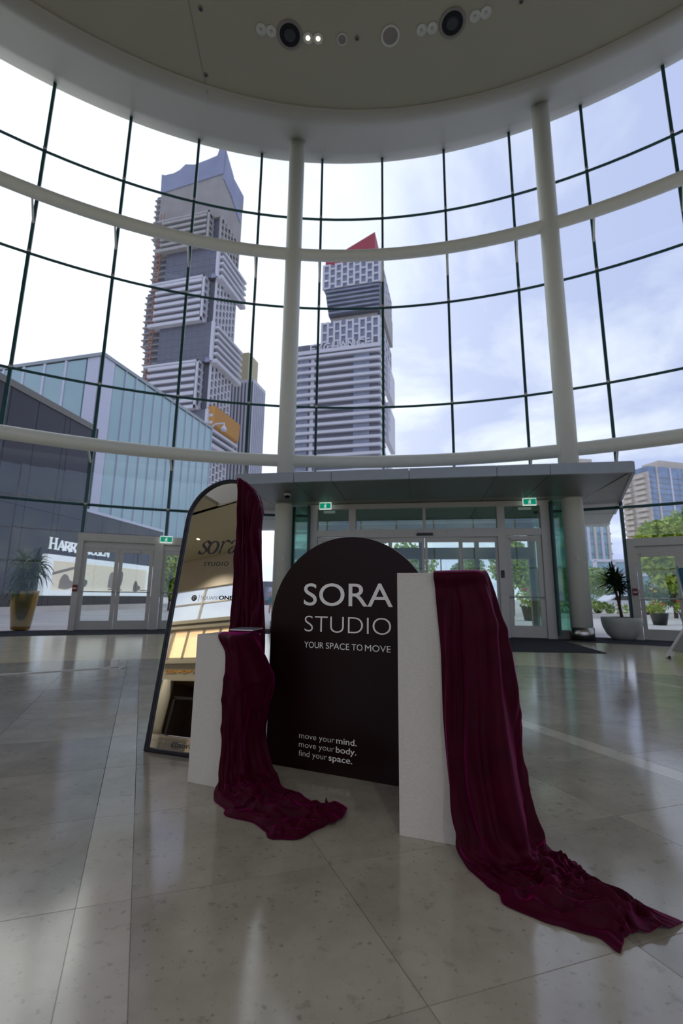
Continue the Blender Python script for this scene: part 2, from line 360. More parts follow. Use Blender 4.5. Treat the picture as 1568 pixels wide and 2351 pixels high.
for (u0, u1, strip) in cols:
    for j in range(-6, 17):
        v0, v1 = j * PV, (j + 1) * PV
        quad = [P0 + e2 * a + e1 * b for a, b in ((u0 + G, v0 + G), (u1 - G, v0 + G), (u1 - G, v1 - G), (u0 + G, v1 - G))]
        ctr = sum(quad) / 4
        if ctr[1] < -0.2 or abs(ctr[0]) > 1.7 + 0.82 * max(ctr[1], 0): continue
        poly = list(quad); clipped = False
        rr = max(np.hypot(*(q - cc)) for q in poly)
        if rr > 10.79:
            clipped = True
            for i in range(72):
                an = 2 * math.pi * (i + 0.5) / 72; nn = np.array([math.sin(an), math.cos(an)])
                poly = clip(poly, cc + nn * 10.79 * math.cos(math.pi / 72), nn)
                if len(poly) < 3: break
        if min(q[1] for q in quad) < 0.25:
            clipped = True; poly = clip(poly, np.array([0, 0.25]), np.array([0, -1.0]))
        if len(poly) < 3: continue
        m = STRIP if (strip and not (abs(u0 + 0.166) < 0.01 and v0 > 3.0)) else STONE
        if not clipped:
            key = (round(u1 - u0, 3), m.name)
            o0 = quad[0]
            if key not in tile_shared:
                pts = [(q - o0) for q in quad]
                V = [(q[0], q[1], -0.02) for q in pts] + [(q[0], q[1], 0.0) for q in pts]
                me = bpy.data.meshes.new('tile'); me.from_pydata(V, [], [(3, 2, 1, 0), (4, 5, 6, 7)] + [(i, (i + 1) % 4, 4 + (i + 1) % 4, 4 + i) for i in range(4)]); me.materials.append(m); tile_shared[key] = me
            place(bpy.data.objects.new('tile', tile_shared[key]), Matrix.Translation((o0[0], o0[1], 0)), floor)
        else:
            prism('tile', [tuple(q) for q in poly], -0.02, 0.0, m, floor)
# the slab field behind the camera, outside the picture
pb = [(CX + 10.79 * math.cos(a), CY + 10.79 * math.sin(a)) for a in np.linspace(math.pi - 0.305, 2 * math.pi + 0.305, 60)]
prism('slab_field', pb, -0.02, 0.0, STONE, floor)
# the slab field beside the frame
for sx in (-1, 1):
    arc = [np.array([CX + 10.79 * math.sin(a), CY + 10.79 * math.cos(a)]) for a in np.linspace(-1.26, 1.26, 50)]
    poly = clip(arc, np.array([sx * 1.5, 0.0]), np.array([-sx, 0.82]) / 1.293)
    prism('slab_field', [tuple(q) for q in poly], -0.02, -0.006, STONE, floor)

# ---- curtain wall
win = root('window_1', pol(R, 0.17, 0), kind='structure', label='curved full-height glass curtain wall')
ROWS = [0.05, 3.53, 7.23, 10.91, 14.52, 17.25]
IDX = range(-5, 15)
def curved_pane(name, a0, a1, z0, z1, m, parent, r=R, t=0.012, n=4):
    V, F = [], []
    for i in range(n + 1):
        a = a0 + (a1 - a0) * i / n; V += [pol(r, a, z0), pol(r + t, a, z0), pol(r + t, a, z1), pol(r, a, z1)]
    for i in range(n):
        b, c = 4 * i, 4 * i + 4; F += [(b + 3, c + 3, c + 2, b + 2), (b, b + 1, c + 1, c), (b + 1, b + 2, c + 2, c + 1), (b, c, c + 3, b + 3)]
    F += [(0, 3, 2, 1), (4 * n, 4 * n + 1, 4 * n + 2, 4 * n + 3)]
    return mobj(name, V, F, m, parent)
for i in IDX:
    a = A0 + DA * i
    zb = 3.92 if 4 <= i <= 7 else (2.70 if i in (2, 9) else 0.0)
    M = frameM(*pol(R - 0.02, a)[:2], a)
    bb('mullion', -0.042, 0.042, -0.11, 0.05, zb, 17.3, MULL, win, M)
    for z in ROWS[1:5]:
        if z < zb: continue
        lathe('clamp', [(0.0, 0), (0.05, 0), (0.05, 0.04), (0.0, 0.04)], STEEL, win, M @ Matrix.Translation((0, -0.11, z)) @ Matrix.Rotation(math.pi / 2, 4, 'X'), 10)
    if i == IDX[-1]: break
    b = a + DA
    for k in range(5):
        z0, z1 = ROWS[k], ROWS[k + 1]
        if k == 0 and 4 <= i <= 6: continue
        if k == 0 and i in (1, 2, 8, 9): z0 = 2.70
        if k == 1 and 3 <= i <= 7: z0 = 3.92 if i != 3 and i != 7 else 3.92
        curved_pane('pane', a + 0.003, b - 0.003, z0 + 0.03, z1 - 0.03, GLASS, win)
        if k > 0 and not (k == 1 and 4 <= i <= 6):
            V, F = tube_vf([pol(R - 0.02, a + (b - a) * s / 4, ROWS[k]) for s in range(5)], 0.042, 8); mobj('transom', V, F, MULL, win, None, True)

# ---- columns, ring beams, stand-off arms
COLR = 16.3
colnames = {-2: 'round white column at the far left end of the glass drum', -1: 'round white column just left of the dark shop front', 0: 'tall round white column left of the entrance doors', 1: 'tall round white column right of the entrance doors with steel cuff at its foot', 2: 'round white column at the far right end of the glass drum'}
for k in range(-2, 3):
    a = {-2: -1.15, -1: -0.72}.get(k, -0.078 + 0.494 * k)
    x, y, _ = pol(COLR, a)
    c = root('round_column', (x, y, 0), -a, colnames[k], 'column', 'white columns around the drum')
    M = WM[c.name]
    lathe('shaft', [(0.26, 0.30), (0.26, 16.72)], WHITE, c, M, 48)
    lathe('steel_cuff', [(0.262, 0.005), (0.285, 0.01), (0.285, 0.31), (0.262, 0.315)], STEEL, c, M, 48)
    if k in (0, 1):
        box('card_reader', (0.03, -0.275, 2.05), (0.10, 0.04, 0.17), FRAME, c, 0, M, 0.006)
for z, nm, lb in ((12.12, 'ring_beam', 'upper curved white steel ring beam across the sky'), (5.02, 'ring_beam', 'lower curved white steel ring beam above the entrance canopy')):
    pts = [pol(COLR, -1.25 + 2.5 * i / 90, z) for i in range(91)]
    rb = root(nm, pol(COLR, 0.17, z), 0, lb, 'ring beam', 'ring beams of the curtain wall')
    tube('beam', pts, 0.185, WHITE, rb, None, 20)
    for i in IDX:
        a = A0 + DA * i
        tube('arm', [pol(COLR + 0.15, a, z - 0.08), pol(R - 0.10, a, z - 0.25)], 0.03, WHITE, rb, None, 8)

# ---- ceiling
ceil = root('ceiling', (0.12, CY, 15.67), kind='structure', label='olive-grey round ceiling of the rotunda with recessed lights')
ICX, IR, IZ = 0.12, 14.42, 15.67
circ = [(ICX + IR * math.sin(a), CY + IR * math.cos(a)) for a in np.linspace(-1.925, 1.925, 120)]
prism('ceiling_board', circ, IZ, IZ + 0.1, CEIL, ceil)
V, F = [], []; N = 110
for i in range(N + 1):
    a = -1.5 + 3.0 * i / N
    for s in range(5):
        q = s / 4; ri = IR + 0.0; px = (ICX + ri * math.sin(a)) * (1 - q) + (CX + 17.55 * math.sin(a)) * q; py = (CY + ri * math.cos(a)) * (1 - q) + (CY + 17.55 * math.cos(a)) * q
        V.append((px, py, IZ + (17.24 - IZ) * q))
for i in range(N):
    for s in range(4):
        b = i * 5 + s; F.append((b, b + 5, b + 6, b + 1))
sof = mobj('trim_1', V, F, SOFF, None, None, True); tag(sof, 'pale sloping soffit band around the ceiling edge', kind='structure')
sol = sof.modifiers.new('thickness', 'SOLIDIFY'); sol.thickness = 0.08; sol.offset = -1
roof = [(CX + 17.46 * math.sin(a), CY + 17.46 * math.cos(a)) for a in np.linspace(-1.9, 1.9, 80)]
prism('light_block_roof', roof, 17.5, 17.8, CEIL, ceil)  # unseen roof added above the ceiling to block sky light
tube('seam', [(-4.15, 11.05, IZ - 0.003), (-4.02, 9.0, IZ - 0.003), (-3.6, 5.0, IZ - 0.003)], 0.008, COPING, ceil, None, 6)
tube('seam', [(-4.15, 11.05, IZ), (-4.55, 12.2, IZ + 0.66), (-4.95, 13.6, 17.05)], 0.006, COPING, ceil, None, 6)

def downlight(x, y, r, kind, label, group=None):
    d = root('ceiling_light', (x, y, IZ), 0, label, 'ceiling light', group or 'recessed ceiling lights'); M = WM[d.name]
    V = []; F = []; n = 28
    for ri, z in ((r, -0.004), (r, -0.02), (r * 0.80, -0.02), (r * 0.78, 0.0)):
        for i in range(n): V.append((ri * math.cos(2 * math.pi * i / n), ri * math.sin(2 * math.pi * i / n), z))
    for k in range(3):
        for i in range(n): j = (i + 1) % n; F.append((k * n + i, k * n + j, (k + 1) * n + j, (k + 1) * n + i))
    mobj('trim_ring', V, F, LAMPOFF if kind != 'big' else COPING, d, M, True)
    lens = {'on': LAMPOFF, 'off': LAMPOFF, 'big': BLACKG, 'speaker': COPING}[kind]
    lathe('lens', [(r * 0.8, -0.012), (r * 0.8, -0.003)], lens, d, M, 28)
    if kind == 'on': lathe('bulb', [(r * 0.35, -0.02), (r * 0.4, -0.012)], LAMPON, d, M, 16)
    if kind == 'big': lathe('baffle', [(r * 0.3, -0.022), (r * 0.42, -0.018), (r * 0.45, -0.012)], DARKM, d, M, 20)
    if kind == 'off': lathe('bulb', [(r * 0.25, -0.03), (r * 0.3, -0.012)], SIGNE, d, M, 12)
downlight(-1.54, 9.58, 0.34, 'big', 'large black round ceiling projector light left of the two lit lamps')
downlight(2.71, 9.28, 0.34, 'big', 'large black round ceiling projector light between the right lamp pairs')
for (x, y, k, lb) in ((-2.28, 9.46, 'off', 'leftmost small unlit round downlight in the ceiling'), (-2.02, 9.50, 'off', 'small unlit downlight just left of the left black projector'), (-1.06, 9.64, 'on', 'lit warm downlight just right of the left black projector'), (-0.79, 9.65, 'on', 'lit warm downlight second right of the left black projector'), (1.94, 9.43, 'off', 'small unlit downlight second left of the right black projector'), (2.21, 9.39, 'off', 'small unlit downlight just left of the right black projector'), (3.26, 9.13, 'off', 'small unlit downlight just right of the right black projector'), (3.51, 9.05, 'off', 'rightmost small unlit round downlight in the ceiling')):
    downlight(x, y, 0.135, k, lb)
downlight(1.13, 9.57, 0.25, 'speaker', 'flat grey round speaker disc in the ceiling', 'ceiling speakers')
downlight(-0.15, 9.66, 0.14, 'speaker', 'small grey ceiling disc right of the lit lamps', 'ceiling speakers')
for (x, y, lb) in ((0.25, 9.63, 'tiny dark sprinkler head in the middle of the ceiling'), (-3.75, 9.05, 'tiny brass sprinkler head at the left of the ceiling'), (4.32, 8.82, 'tiny dark sprinkler head at the right of the ceiling'), (-4.05, 10.55, 'tiny black sensor near the soffit edge at left')):
    s = root('sprinkler_head', (x, y, IZ), 0, lb, 'sprinkler', 'sprinkler heads'); lathe('plate', [(0.06, -0.012), (0.065, -0.002)], COPING, s, WM[s.name], 16); lathe('head', [(0.02, -0.06), (0.035, -0.05), (0.015, -0.012)], DARKM, s, WM[s.name], 10)

# ---- hall behind the camera (seen in the mirror)
def wallbox(name, x0, x1, y0, y1, z0, z1, m=WALLP): return tag(bb(name, x0, x1, y0, y1, z0, z1, m), kind='structure')
wl = root('wall_back', (-8, -13, 0), kind='structure', label='back wall of the mall hall with clerestory windows')
bb('upper_wall', -33, -17.0, -13.3, -13.0, 8.95, 11.2, WALLP, wl); bb('upper_wall', -17.0, 16.6, -13.3, -13.0, 10.9, 11.2, WALLP, wl)
bb('sill_wall', -33, -17.0, -13.3, -13.0, 6.05, 6.78, WALLP, wl)
bb('cornice', -33, -17.0, -13.0, -12.8, 6.50, 6.72, SOFF, wl)
bb('cornice', -33, -17.0, -13.0, -12.86, 6.18, 6.36, SOFF, wl)
bb('lower_wall', -33, -25.6, -13.3, -13.0, 0, 6.05, WALLP, wl)
bb('lower_wall', -18.6, -17.0, -13.3, -13.0, 0, 6.05, WALLP, wl); bb('lower_wall', -17.0, 16.6, -13.3, -13.0, 0, 0.9, WALLP, wl)
bb('shop_fascia', -25.6, -18.6, -13.25, -13.0, 3.0, 4.38, SOFF, wl)
bb('shop_fascia_rail', -25.6, -18.6, -13.0, -12.84, 4.0, 4.14, SOFF, wl)
bb('shop_fascia_rail', -25.6, -18.6, -13.0, -12.86, 2.98, 3.08, SOFF, wl)
for xx in (-25.5, -23.95, -22.4, -20.85): bb('panel_frame', xx - 0.07, xx + 0.07, -13.05, -12.95, 4.38, 6.05, SOFF, wl)
for xx in (-25.43, -23.88, -22.33, -20.78): bb('lit_panel', xx, xx + 1.41, -13.2, -13.1, 4.42, 6.0, WARMP, wl)
for xx in (-24.6, -20.0): lathe('pilaster', [(0.42, 0), (0.36, 0.3), (0.34, 3.0)], SOFF, wl, Matrix.Translation((xx, -12.95, 0)), 24)
bb('shop_back', -25.6, -18.6, -15.6, -15.5, 0, 3.0, SHOPD, wl)
bb('shop_shelf', -24.2, -22.2, -15.4, -15.1, 1.0, 1.35, WARMP, wl)
bb('shop_door_frame', -23.6, -23.4, -13.1, -12.9, 0, 2.05, BLACK, wl); bb('shop_door_frame', -23.6, -21.0, -13.1, -12.9, 1.95, 2.1, BLACK, wl)
bb('shop_side', -25.7, -25.6, -15.6, -13.0, 0, 3.0, SHOPD, wl); bb('shop_side', -18.6, -18.5, -15.6, -13.0, 0, 3.0, SHOPD, wl)
bb('shop_lid', -25.7, -18.5, -15.6, -13.0, 3.0, 3.05, SHOPD, wl)
text_obj('shop_letters', text_mesh('UA MOWADO', 3.4, 0.19, -0.005, depth=0.03), GOLDL, wl, Matrix(((1, 0, 0, -25.2), (0, 0, 1, -12.99), (0, 1, 0, 3.45), (0, 0, 0, 1))) @ Matrix.Scale(-1, 4, (1, 0, 0)) @ Matrix.Translation((-3.4, 0, 0)))
w2 = root('window_2', (-8, -13.1, 6.8), kind='structure', label='clerestory window strip of the hall, with unseen tall bays added for fill light')
x = -33.12
while x < 16.5:
    fill_bay = x > -17.2  # tall glazing out of view, added to throw fill light on the display
    zs = [0.9, 3.4, 5.9, 8.4, 10.9] if fill_bay else [6.78, 7.90, 8.95]
    bb('mullion', x - 0.05, x + 0.05, -13.2, -13.05, zs[0], zs[-1], FRAME, w2)
    for z0, z1 in zip(zs[:-1], zs[1:]):
        bb('pane', x + 0.06, min(x + 3.16, 16.6), -13.14, -13.12, z0 + 0.04, z1 - 0.04, GLASS, w2)
        bb('transom', x + 0.05, min(x + 3.17, 16.6), -13.2, -13.05, z1 - 0.04, z1 + 0.04, FRAME, w2)
    x += 3.22
hc = root('ceiling', (-8, -10, 11.2), kind='structure', label='lower ceiling of the mall hall')
bb('hall_ceiling', -33, 16.6, -13.3, -8.0, 11.2, 11.4, CEIL, hc)
bb('hall_ceiling', -33, -17.2, -8.0, 2.6, 11.2, 11.4, CEIL, hc)
bb('bulkhead', -33, 16.6, -8.1, -7.9, 11.2, 17.6, SOFF, hc)
bb('hall_light_block', -33.2, 16.8, -13.4, -7.9, 17.5, 17.7, CEIL, hc)  # unseen lid over the hall, added to keep it light-tight
wallbox('wall_left', -33.3, -33, -13.3, 2.6, 0, 11.4)
wallbox('wall_front', -33, -16.9, 2.4, 2.7, 0, 17.6)
wallbox('wall_right', 16.3, 16.6, -13.3, 2.6, 0, 17.6)
for i in range(6):
    for jx, yy in ((-30 + i * 8, -10.5),) if i else ((-30, -10.5), (-28, -9.2)):
        d = root('hall_downlight', (jx, yy, 11.2), 0, 'recessed downlight in the hall ceiling seen in the mirror', 'ceiling light', 'hall downlights')
        lathe('trim_ring', [(0.16, -0.02), (0.16, -0.001)], LAMPOFF, d, WM[d.name], 20); lathe('bulb', [(0.09, -0.028), (0.10, -0.02)], LAMPON, d, WM[d.name], 16)
        sp = bpy.data.lights.new('downlight_lamp', 'SPOT'); sp.energy = 900; sp.spot_size = 2.2; sp.spot_blend = 0.6; sp.shadow_soft_size = 0.1; sp.color = (1, 0.86, 0.68)
        so = bpy.data.objects.new('downlight_lamp', sp); place(so, Matrix.Translation((jx, yy, 11.12)), d)

# ---- doors
def leaf(M, x0, x1, z0, z1, parent, st=0.10, top=0.12, bot=0.24, y=0.0, closer=True, bar=1.05, glass=None, label=None):
    V, F = [], []
    def add(a, b, c, d):
        k = len(V)
        V.extend([(a, y - 0.025, c), (b, y - 0.025, c), (b, y + 0.025, c), (a, y + 0.025, c), (a, y - 0.025, d), (b, y - 0.025, d), (b, y + 0.025, d), (a, y + 0.025, d)])
        F.extend([(k, k + 3, k + 2, k + 1), (k + 4, k + 5, k + 6, k + 7), (k, k + 1, k + 5, k + 4), (k + 1, k + 2, k + 6, k + 5), (k + 2, k + 3, k + 7, k + 6), (k + 3, k, k + 4, k + 7)])
    add(x0, x0 + st, z0, z1); add(x1 - st, x1, z0, z1); add(x0 + st, x1 - st, z1 - top, z1); add(x0 + st, x1 - st, z0, z0 + bot)
    o = mobj('leaf', V, F, FRAME, parent, M)
    bb('pane', x0 + st, x1 - st, y - 0.008, y + 0.008, z0 + bot, z1 - top, glass or DGLASS, o, M)
    if bar:
        tube('push_bar', [M @ Vector((x0 + 0.03, y - 0.10, bar)), M @ Vector((x1 - 0.03, y - 0.10, bar))], 0.016, STEEL, o, None, 8)
    if closer: bb('door_closer', x0 + 0.12, x0 + 0.55, y - 0.09, y - 0.025, z1 - 0.11, z1 - 0.04, FRAME, o, M)
    return o
def exit_sign(M, parent_none=None, label=''):
    e = root('exit_sign', M.to_translation(), 0, label, 'exit sign', 'green running-man exit signs'); WM[e.name] = Matrix.Translation(M.to_translation())
    bb('housing', -0.17, 0.17, -0.03, 0.03, -0.10, 0.10, SIGNW, e, M, 0.006)
    bb('green_field', -0.16, -0.045, -0.036, -0.03, -0.075, 0.08, GREEN, e, M); bb('green_field', 0.045, 0.16, -0.036, -0.03, -0.075, 0.08, GREEN, e, M)
    bb('green_field', -0.045, 0.045, -0.034, -0.03, -0.075, 0.08, GREEN, e, M)
    Mx = M @ Matrix(((1, 0, 0, 0), (0, 0, -1, -0.034), (0, 1, 0, 0), (0, 0, 0, 1)))
    w_ = lambda t, a: 0.014
    ribbons('running_man', [(crv([(-0.005, 0.02), (0.0, -0.01), (-0.01, -0.02)]), w_), (crv([(-0.01, -0.02), (-0.025, -0.035), (-0.03, -0.06)]), w_), (crv([(0.0, -0.015), (0.02, -0.03), (0.012, -0.062)]), w_), (crv([(-0.005, 0.025), (-0.028, 0.012), (-0.03, -0.006)]), w_), (crv([(0.0, 0.025), (0.022, 0.018), (0.034, 0.004)]), w_), (crv([(0.002, 0.052), (0.012, 0.05), (0.014, 0.042)]), lambda t, a: 0.022)], 0.004, SIGNW, e, Mx)
    return e
def pull_station(M, label):
    e = root('fire_alarm', M.to_translation(), 0, label, 'fire alarm', 'red fire alarm pull stations'); WM[e.name] = Matrix.Translation(M.to_translation())
    bb('case', -0.06, 0.06, -0.05, 0.0, -0.09, 0.09, RED, e, M, 0.006); bb('handle', -0.045, 0.045, -0.062, -0.05, -0.02, 0.012, LETTER, e, M)

# left doors
Ml = frameM(*pol(17.25, -0.36)[:2], -0.36)
d1 = root('door_1', Ml.to_translation(), kind='structure', label='pair of grey-framed glass doors at the left of the drum')
for x0, x1 in ((-0.97, -0.82), (1.04, 1.28), (3.14, 3.36)): bb('jamb', x0, x1, -0.12, 0.14, 0, 2.46, FRAME, d1, Ml)
bb('head', -0.97, 3.36, -0.13, 0.15, 2.46, 2.68, FRAME, d1, Ml)
bb('door_head', -0.82, 1.04, -0.06, 0.08, 2.29, 2.40, FRAME, d1, Ml); bb('door_head', 1.28, 3.14, -0.06, 0.08, 2.29, 2.40, FRAME, d1, Ml)
bb('door_head', -0.82, 1.04, -0.02, 0.10, 2.40, 2.46, FRAME, d1, Ml); bb('door_head', 1.28, 3.14, -0.02, 0.10, 2.40, 2.46, FRAME, d1, Ml)
for x0 in (-0.81, 0.115, 1.29, 2.215): leaf(Ml, x0, x0 + 0.915, 0.015, 2.28, d1)
exit_sign(Ml @ Matrix.Translation((1.34, -0.19, 2.60)), label='green exit sign on the head of the left doors')
pull_station(Ml @ Matrix.Translation((-0.90, -0.12, 1.14)), 'red fire alarm box on the left door jamb')
# right doors
Mr = frameM(*pol(17.25, 0.56)[:2], 0.56)
d2 = root('door_2', Mr.to_translation(), kind='structure', label='pair of grey-framed glass doors at the right edge of the drum')
for x0, x1 in ((-1.20, -1.02), (0.88, 1.10), (3.0, 3.2)): bb('jamb', x0, x1, -0.12, 0.14, 0, 2.42, FRAME, d2, Mr)
bb('head', -1.20, 3.2, -0.13, 0.15, 2.42, 2.63, FRAME, d2, Mr)
bb('door_head', -1.02, 0.88, -0.06, 0.08, 2.27, 2.38, FRAME, d2, Mr); bb('door_head', 1.1, 3.0, -0.06, 0.08, 2.27, 2.38, FRAME, d2, Mr)
bb('door_head', -1.02, 0.88, -0.02, 0.10, 2.38, 2.42, FRAME, d2, Mr)
for x0 in (-1.01, -0.07, 1.11, 2.05): leaf(Mr, x0, x0 + 0.93, 0.015, 2.26, d2, bot=0.26)
pull_station(Mr @ Matrix.Translation((-1.11, -0.12, 1.22)), 'red fire alarm box on the right door jamb behind the dracaena')

# entrance vestibule
Mv = frameM(*pol(15.93, 0.169)[:2], 0.169)
v = root('door_3', Mv.to_translation(), kind='structure', label='main entrance vestibule with sliding glass doors under the canopy')
for x0, x1 in ((-3.18, -2.98), (-2.05, -1.85), (2.05, 2.25), (3.18, 3.40)): bb('post', x0, x1, -0.10, 0.12, 0, 3.50, FRAME, v, Mv)
bb('head_beam', -3.18, 3.40, -0.11, 0.13, 3.50, 3.64, FRAME, v, Mv)
bb('slider_header', -1.85, 2.05, -0.14, 0.14, 2.66, 2.89, FRAME, v, Mv)
bb('mullion', 0.05, 0.13, -0.05, 0.05, 2.89, 3.50, FRAME, v, Mv)
bb('pane', -1.85, 0.05, -0.01, 0.01, 2.89, 3.5, TGLASS, v, Mv); bb('pane', 0.13, 2.05, -0.01, 0.01, 2.89, 3.5, TGLASS, v, Mv)
for x0, x1 in ((-2.98, -2.05), (2.25, 3.18)):
    bb('transom', x0, x1, -0.08, 0.08, 2.70, 2.88, FRAME, v, Mv); bb('pane', x0, x1, -0.01, 0.01, 2.88, 3.5, TGLASS, v, Mv)
    leaf(Mv, x0 + 0.01, x1 - 0.01, 0.015, 2.68, v, st=0.12, top=0.14, bot=0.30)
leaf(Mv, -1.84, -0.86, 0.015, 2.64, v, st=0.06, top=0.12, bot=0.2, closer=False, bar=0)
leaf(Mv, 1.06, 2.04, 0.015, 2.64, v, st=0.06, top=0.12, bot=0.2, closer=False, bar=0)
leaf(Mv, -0.88, 0.085, 0.015, 2.64, v, st=0.07, top=0.12, bot=0.2, y=-0.08, closer=False, bar=0)
leaf(Mv, 0.095, 1.08, 0.015, 2.64, v, st=0.07, top=0.12, bot=0.2, y=-0.08, closer=False, bar=0)
bb('motion_sensor', -0.12, 0.32, -0.20, -0.14, 2.70, 2.77, DARKM, v, Mv)
bb('push_plate', 2.08, 2.17, -0.13, -0.10, 1.55, 1.75, DARKM, v, Mv)
# side glazing of the vestibule and green glass fins
for s, x0, x1 in ((-1, -3.72, -3.20), (1, 3.42, 3.84)):
    bb('fin_pane', x0, x1, 0.0, 0.02, 0.22, 3.62, GREENGL, v, Mv); bb('fin_base', x0, x1, -0.05, 0.08, 0, 0.22, COPING, v, Mv)
    xs = x0 if s < 0 else x1
    bb('side_pane', xs - 0.01, xs + 0.01, 0.05, 3.6, 0.1, 3.6, GREENGL, v, Mv)
    for yy in (0.04, 1.85, 3.62): bb('side_post', xs - 0.04, xs + 0.04, yy - 0.04, yy + 0.04, 0, 3.62, MULL if yy < 1 else FRAME, v, Mv)
bb('fin_edge', 3.41, 3.45, -0.30, 0.0, 0.1, 3.6, MULL, v, Mv); bb('fin_edge', -3.22, -3.18, -0.30, 0.0, 0.1, 3.6, MULL, v, Mv)
# outer doors of the vestibule
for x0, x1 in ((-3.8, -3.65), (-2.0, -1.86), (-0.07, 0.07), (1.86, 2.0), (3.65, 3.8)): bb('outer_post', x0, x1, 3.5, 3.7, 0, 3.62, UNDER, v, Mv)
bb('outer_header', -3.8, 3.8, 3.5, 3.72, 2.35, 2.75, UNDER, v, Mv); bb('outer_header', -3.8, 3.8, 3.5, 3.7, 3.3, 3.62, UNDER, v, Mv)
for x0, x1 in ((-1.86, -0.07), (0.07, 1.86)):
    for q in (0.62, 1.24): bb('outer_stile', x0 + q - 0.02, x0 + q + 0.02, 3.58, 3.62, 0.1, 2.35, DARKM, v, Mv)
    bb('pane', x0, x1, 3.59, 3.61, 0.1, 2.35, DGLASS, v, Mv); bb('pane', x0, x1, 3.59, 3.61, 2.75, 3.3, DGLASS, v, Mv)
for x0, x1 in ((-3.65, -2.0), (2.0, 3.65)):
    bb('pane', x0, x1, 3.59, 3.61, 0.1, 2.35, DGLASS, v, Mv); bb('pane', x0, x1, 3.59, 3.61, 2.75, 3.3, DGLASS, v, Mv)
exit_sign(Mv @ Matrix.Translation((-2.70, -0.30, 3.56)), label='green exit sign left of the sliding doors')
exit_sign(Mv @ Matrix.Translation((2.87, -0.30, 3.56)), label='green exit sign right of the sliding doors')

# canopy
can = root('entrance_canopy', (Mv @ Vector((0, -2.85, 3.6)))[:], 0, 'grey metal panelled canopy over the main entrance', 'canopy')
WM[can.name] = Matrix.Translation((Mv @ Vector((0, -2.85, 3.6))))
can.matrix_basis = WM[can.name]
yF = 13.1 - 15.93
prism('slab', [(-4.36, yF + 0.05), (4.36, yF + 0.05), (5.95, 2.25), (6.8, 5.0), (-6.8, 5.0), (-5.95, 2.25)], 3.68, 3.84, FASC, can, Mv)
sx = [-4.38, -2.95, -2.05, -0.26, 1.64, 2.74, 4.38]
for a, b in zip(sx[:-1], sx[1:]):
    bb('fascia_panel', a + 0.006, b - 0.006, yF - 0.02, yF + 0.05, 3.635, 3.875, FASC, can, Mv)
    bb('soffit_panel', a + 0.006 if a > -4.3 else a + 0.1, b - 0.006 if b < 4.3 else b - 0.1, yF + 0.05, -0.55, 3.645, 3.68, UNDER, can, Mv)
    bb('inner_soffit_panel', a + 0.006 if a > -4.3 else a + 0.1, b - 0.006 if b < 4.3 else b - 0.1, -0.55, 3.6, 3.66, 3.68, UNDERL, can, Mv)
for s in (-1, 1):
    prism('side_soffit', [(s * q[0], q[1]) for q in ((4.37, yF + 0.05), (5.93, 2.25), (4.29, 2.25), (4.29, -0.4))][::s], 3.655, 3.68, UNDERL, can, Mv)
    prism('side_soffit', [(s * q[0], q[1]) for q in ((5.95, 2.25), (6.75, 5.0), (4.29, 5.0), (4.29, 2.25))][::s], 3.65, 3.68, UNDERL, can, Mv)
    pa, pb_ = Vector((s * 4.38, yF, 3.75)), Vector((s * 5.96, 2.25, 3.75))
    L = (pb_ - pa).length; an = math.atan2(pb_.y - pa.y, pb_.x - pa.x)
    box('side_fascia', ((pa + pb_) / 2)[:], (L, 0.06, 0.24), FASC, can, 0, Mv @ Matrix.Translation((pa + pb_) / 2) @ Matrix.Rotation(an, 4, 'Z') @ Matrix.Translation(-(pa + pb_) / 2))
cm = Mv @ Vector((-3.42, -1.75, 3.640))
sc = root('security_camera', cm[:], 0, 'small grey dome security camera under the canopy', 'security camera')
lathe('mount', [(0.07, -0.08), (0.09, -0.07), (0.08, -0.002)], FRAME, sc, Matrix.Translation(cm), 24); lathe('dome', [(0.004, -0.155), (0.04, -0.145), (0.065, -0.12), (0.07, -0.08)], BLACKG, sc, Matrix.Translation(cm), 24)
# door mat in front of the entrance
mp = [(-2.6, -0.4), (3.38, -0.4), (3.42, -3.15), (-2.6, -3.85)]
mt = prism('door_mat', mp, 0.001, 0.012, CARPET, None, Mv); tag(mt, 'dark grey walk-off mat in front of the main doors', 'door mat')

# ================================================================ the display
def lframe(B, d):
    d = Vector((d[0], d[1], 0)).normalized(); nb = Vector((-d.y, d.x, 0))
    return Matrix(((d.x, nb.x, 0, B[0]), (d.y, nb.y, 0, B[1]), (0, 0, 1, 0), (0, 0, 0, 1)))
MT = lframe((0.266, 2.166), (0.947, -0.322)); MS = lframe((-0.819, 2.703), (0.931, -0.365)); MG = lframe((-0.441, 3.0), (0.922, -0.387))
TH = 0.16; _MB = lframe((-1.232, 3.183), (0.951, -0.311)); MM = _MB @ Matrix.Rotation(-TH, 4, 'X')   # x along, z up the leaning mirror, -y towards the viewer

# plinths
def plinth(M, wd, dp, h, label):
    p = root('display_plinth', M.to_translation(), 0, label, 'plinth'); WM[p.name] = Matrix.Translation(M.to_translation()); p.matrix_basis = WM[p.name]
    t = 0.012
    bb('front_panel', 0, wd, 0, t, 0, h - t, PLINTH, p, M, 0.001); bb('back_panel', 0, wd, dp - t, dp, 0, h - t, PLINTH, p, M)
    bb('side_panel', 0, t, t, dp - t, 0, h - t, PLINTH, p, M); bb('side_panel', wd - t, wd, t, dp - t, 0, h - t, PLINTH, p, M)
    bb('top_panel', 0, wd, 0, dp, h - t, h, PLINTH, p, M, 0.001)
    return p
plinth(MT, 0.372, 0.372, 1.114, 'tall white display plinth at the front, half covered by burgundy velvet')
plinth(MS, 0.26, 0.26, 0.777, 'short white display plinth in front of the mirror, draped with burgundy velvet')
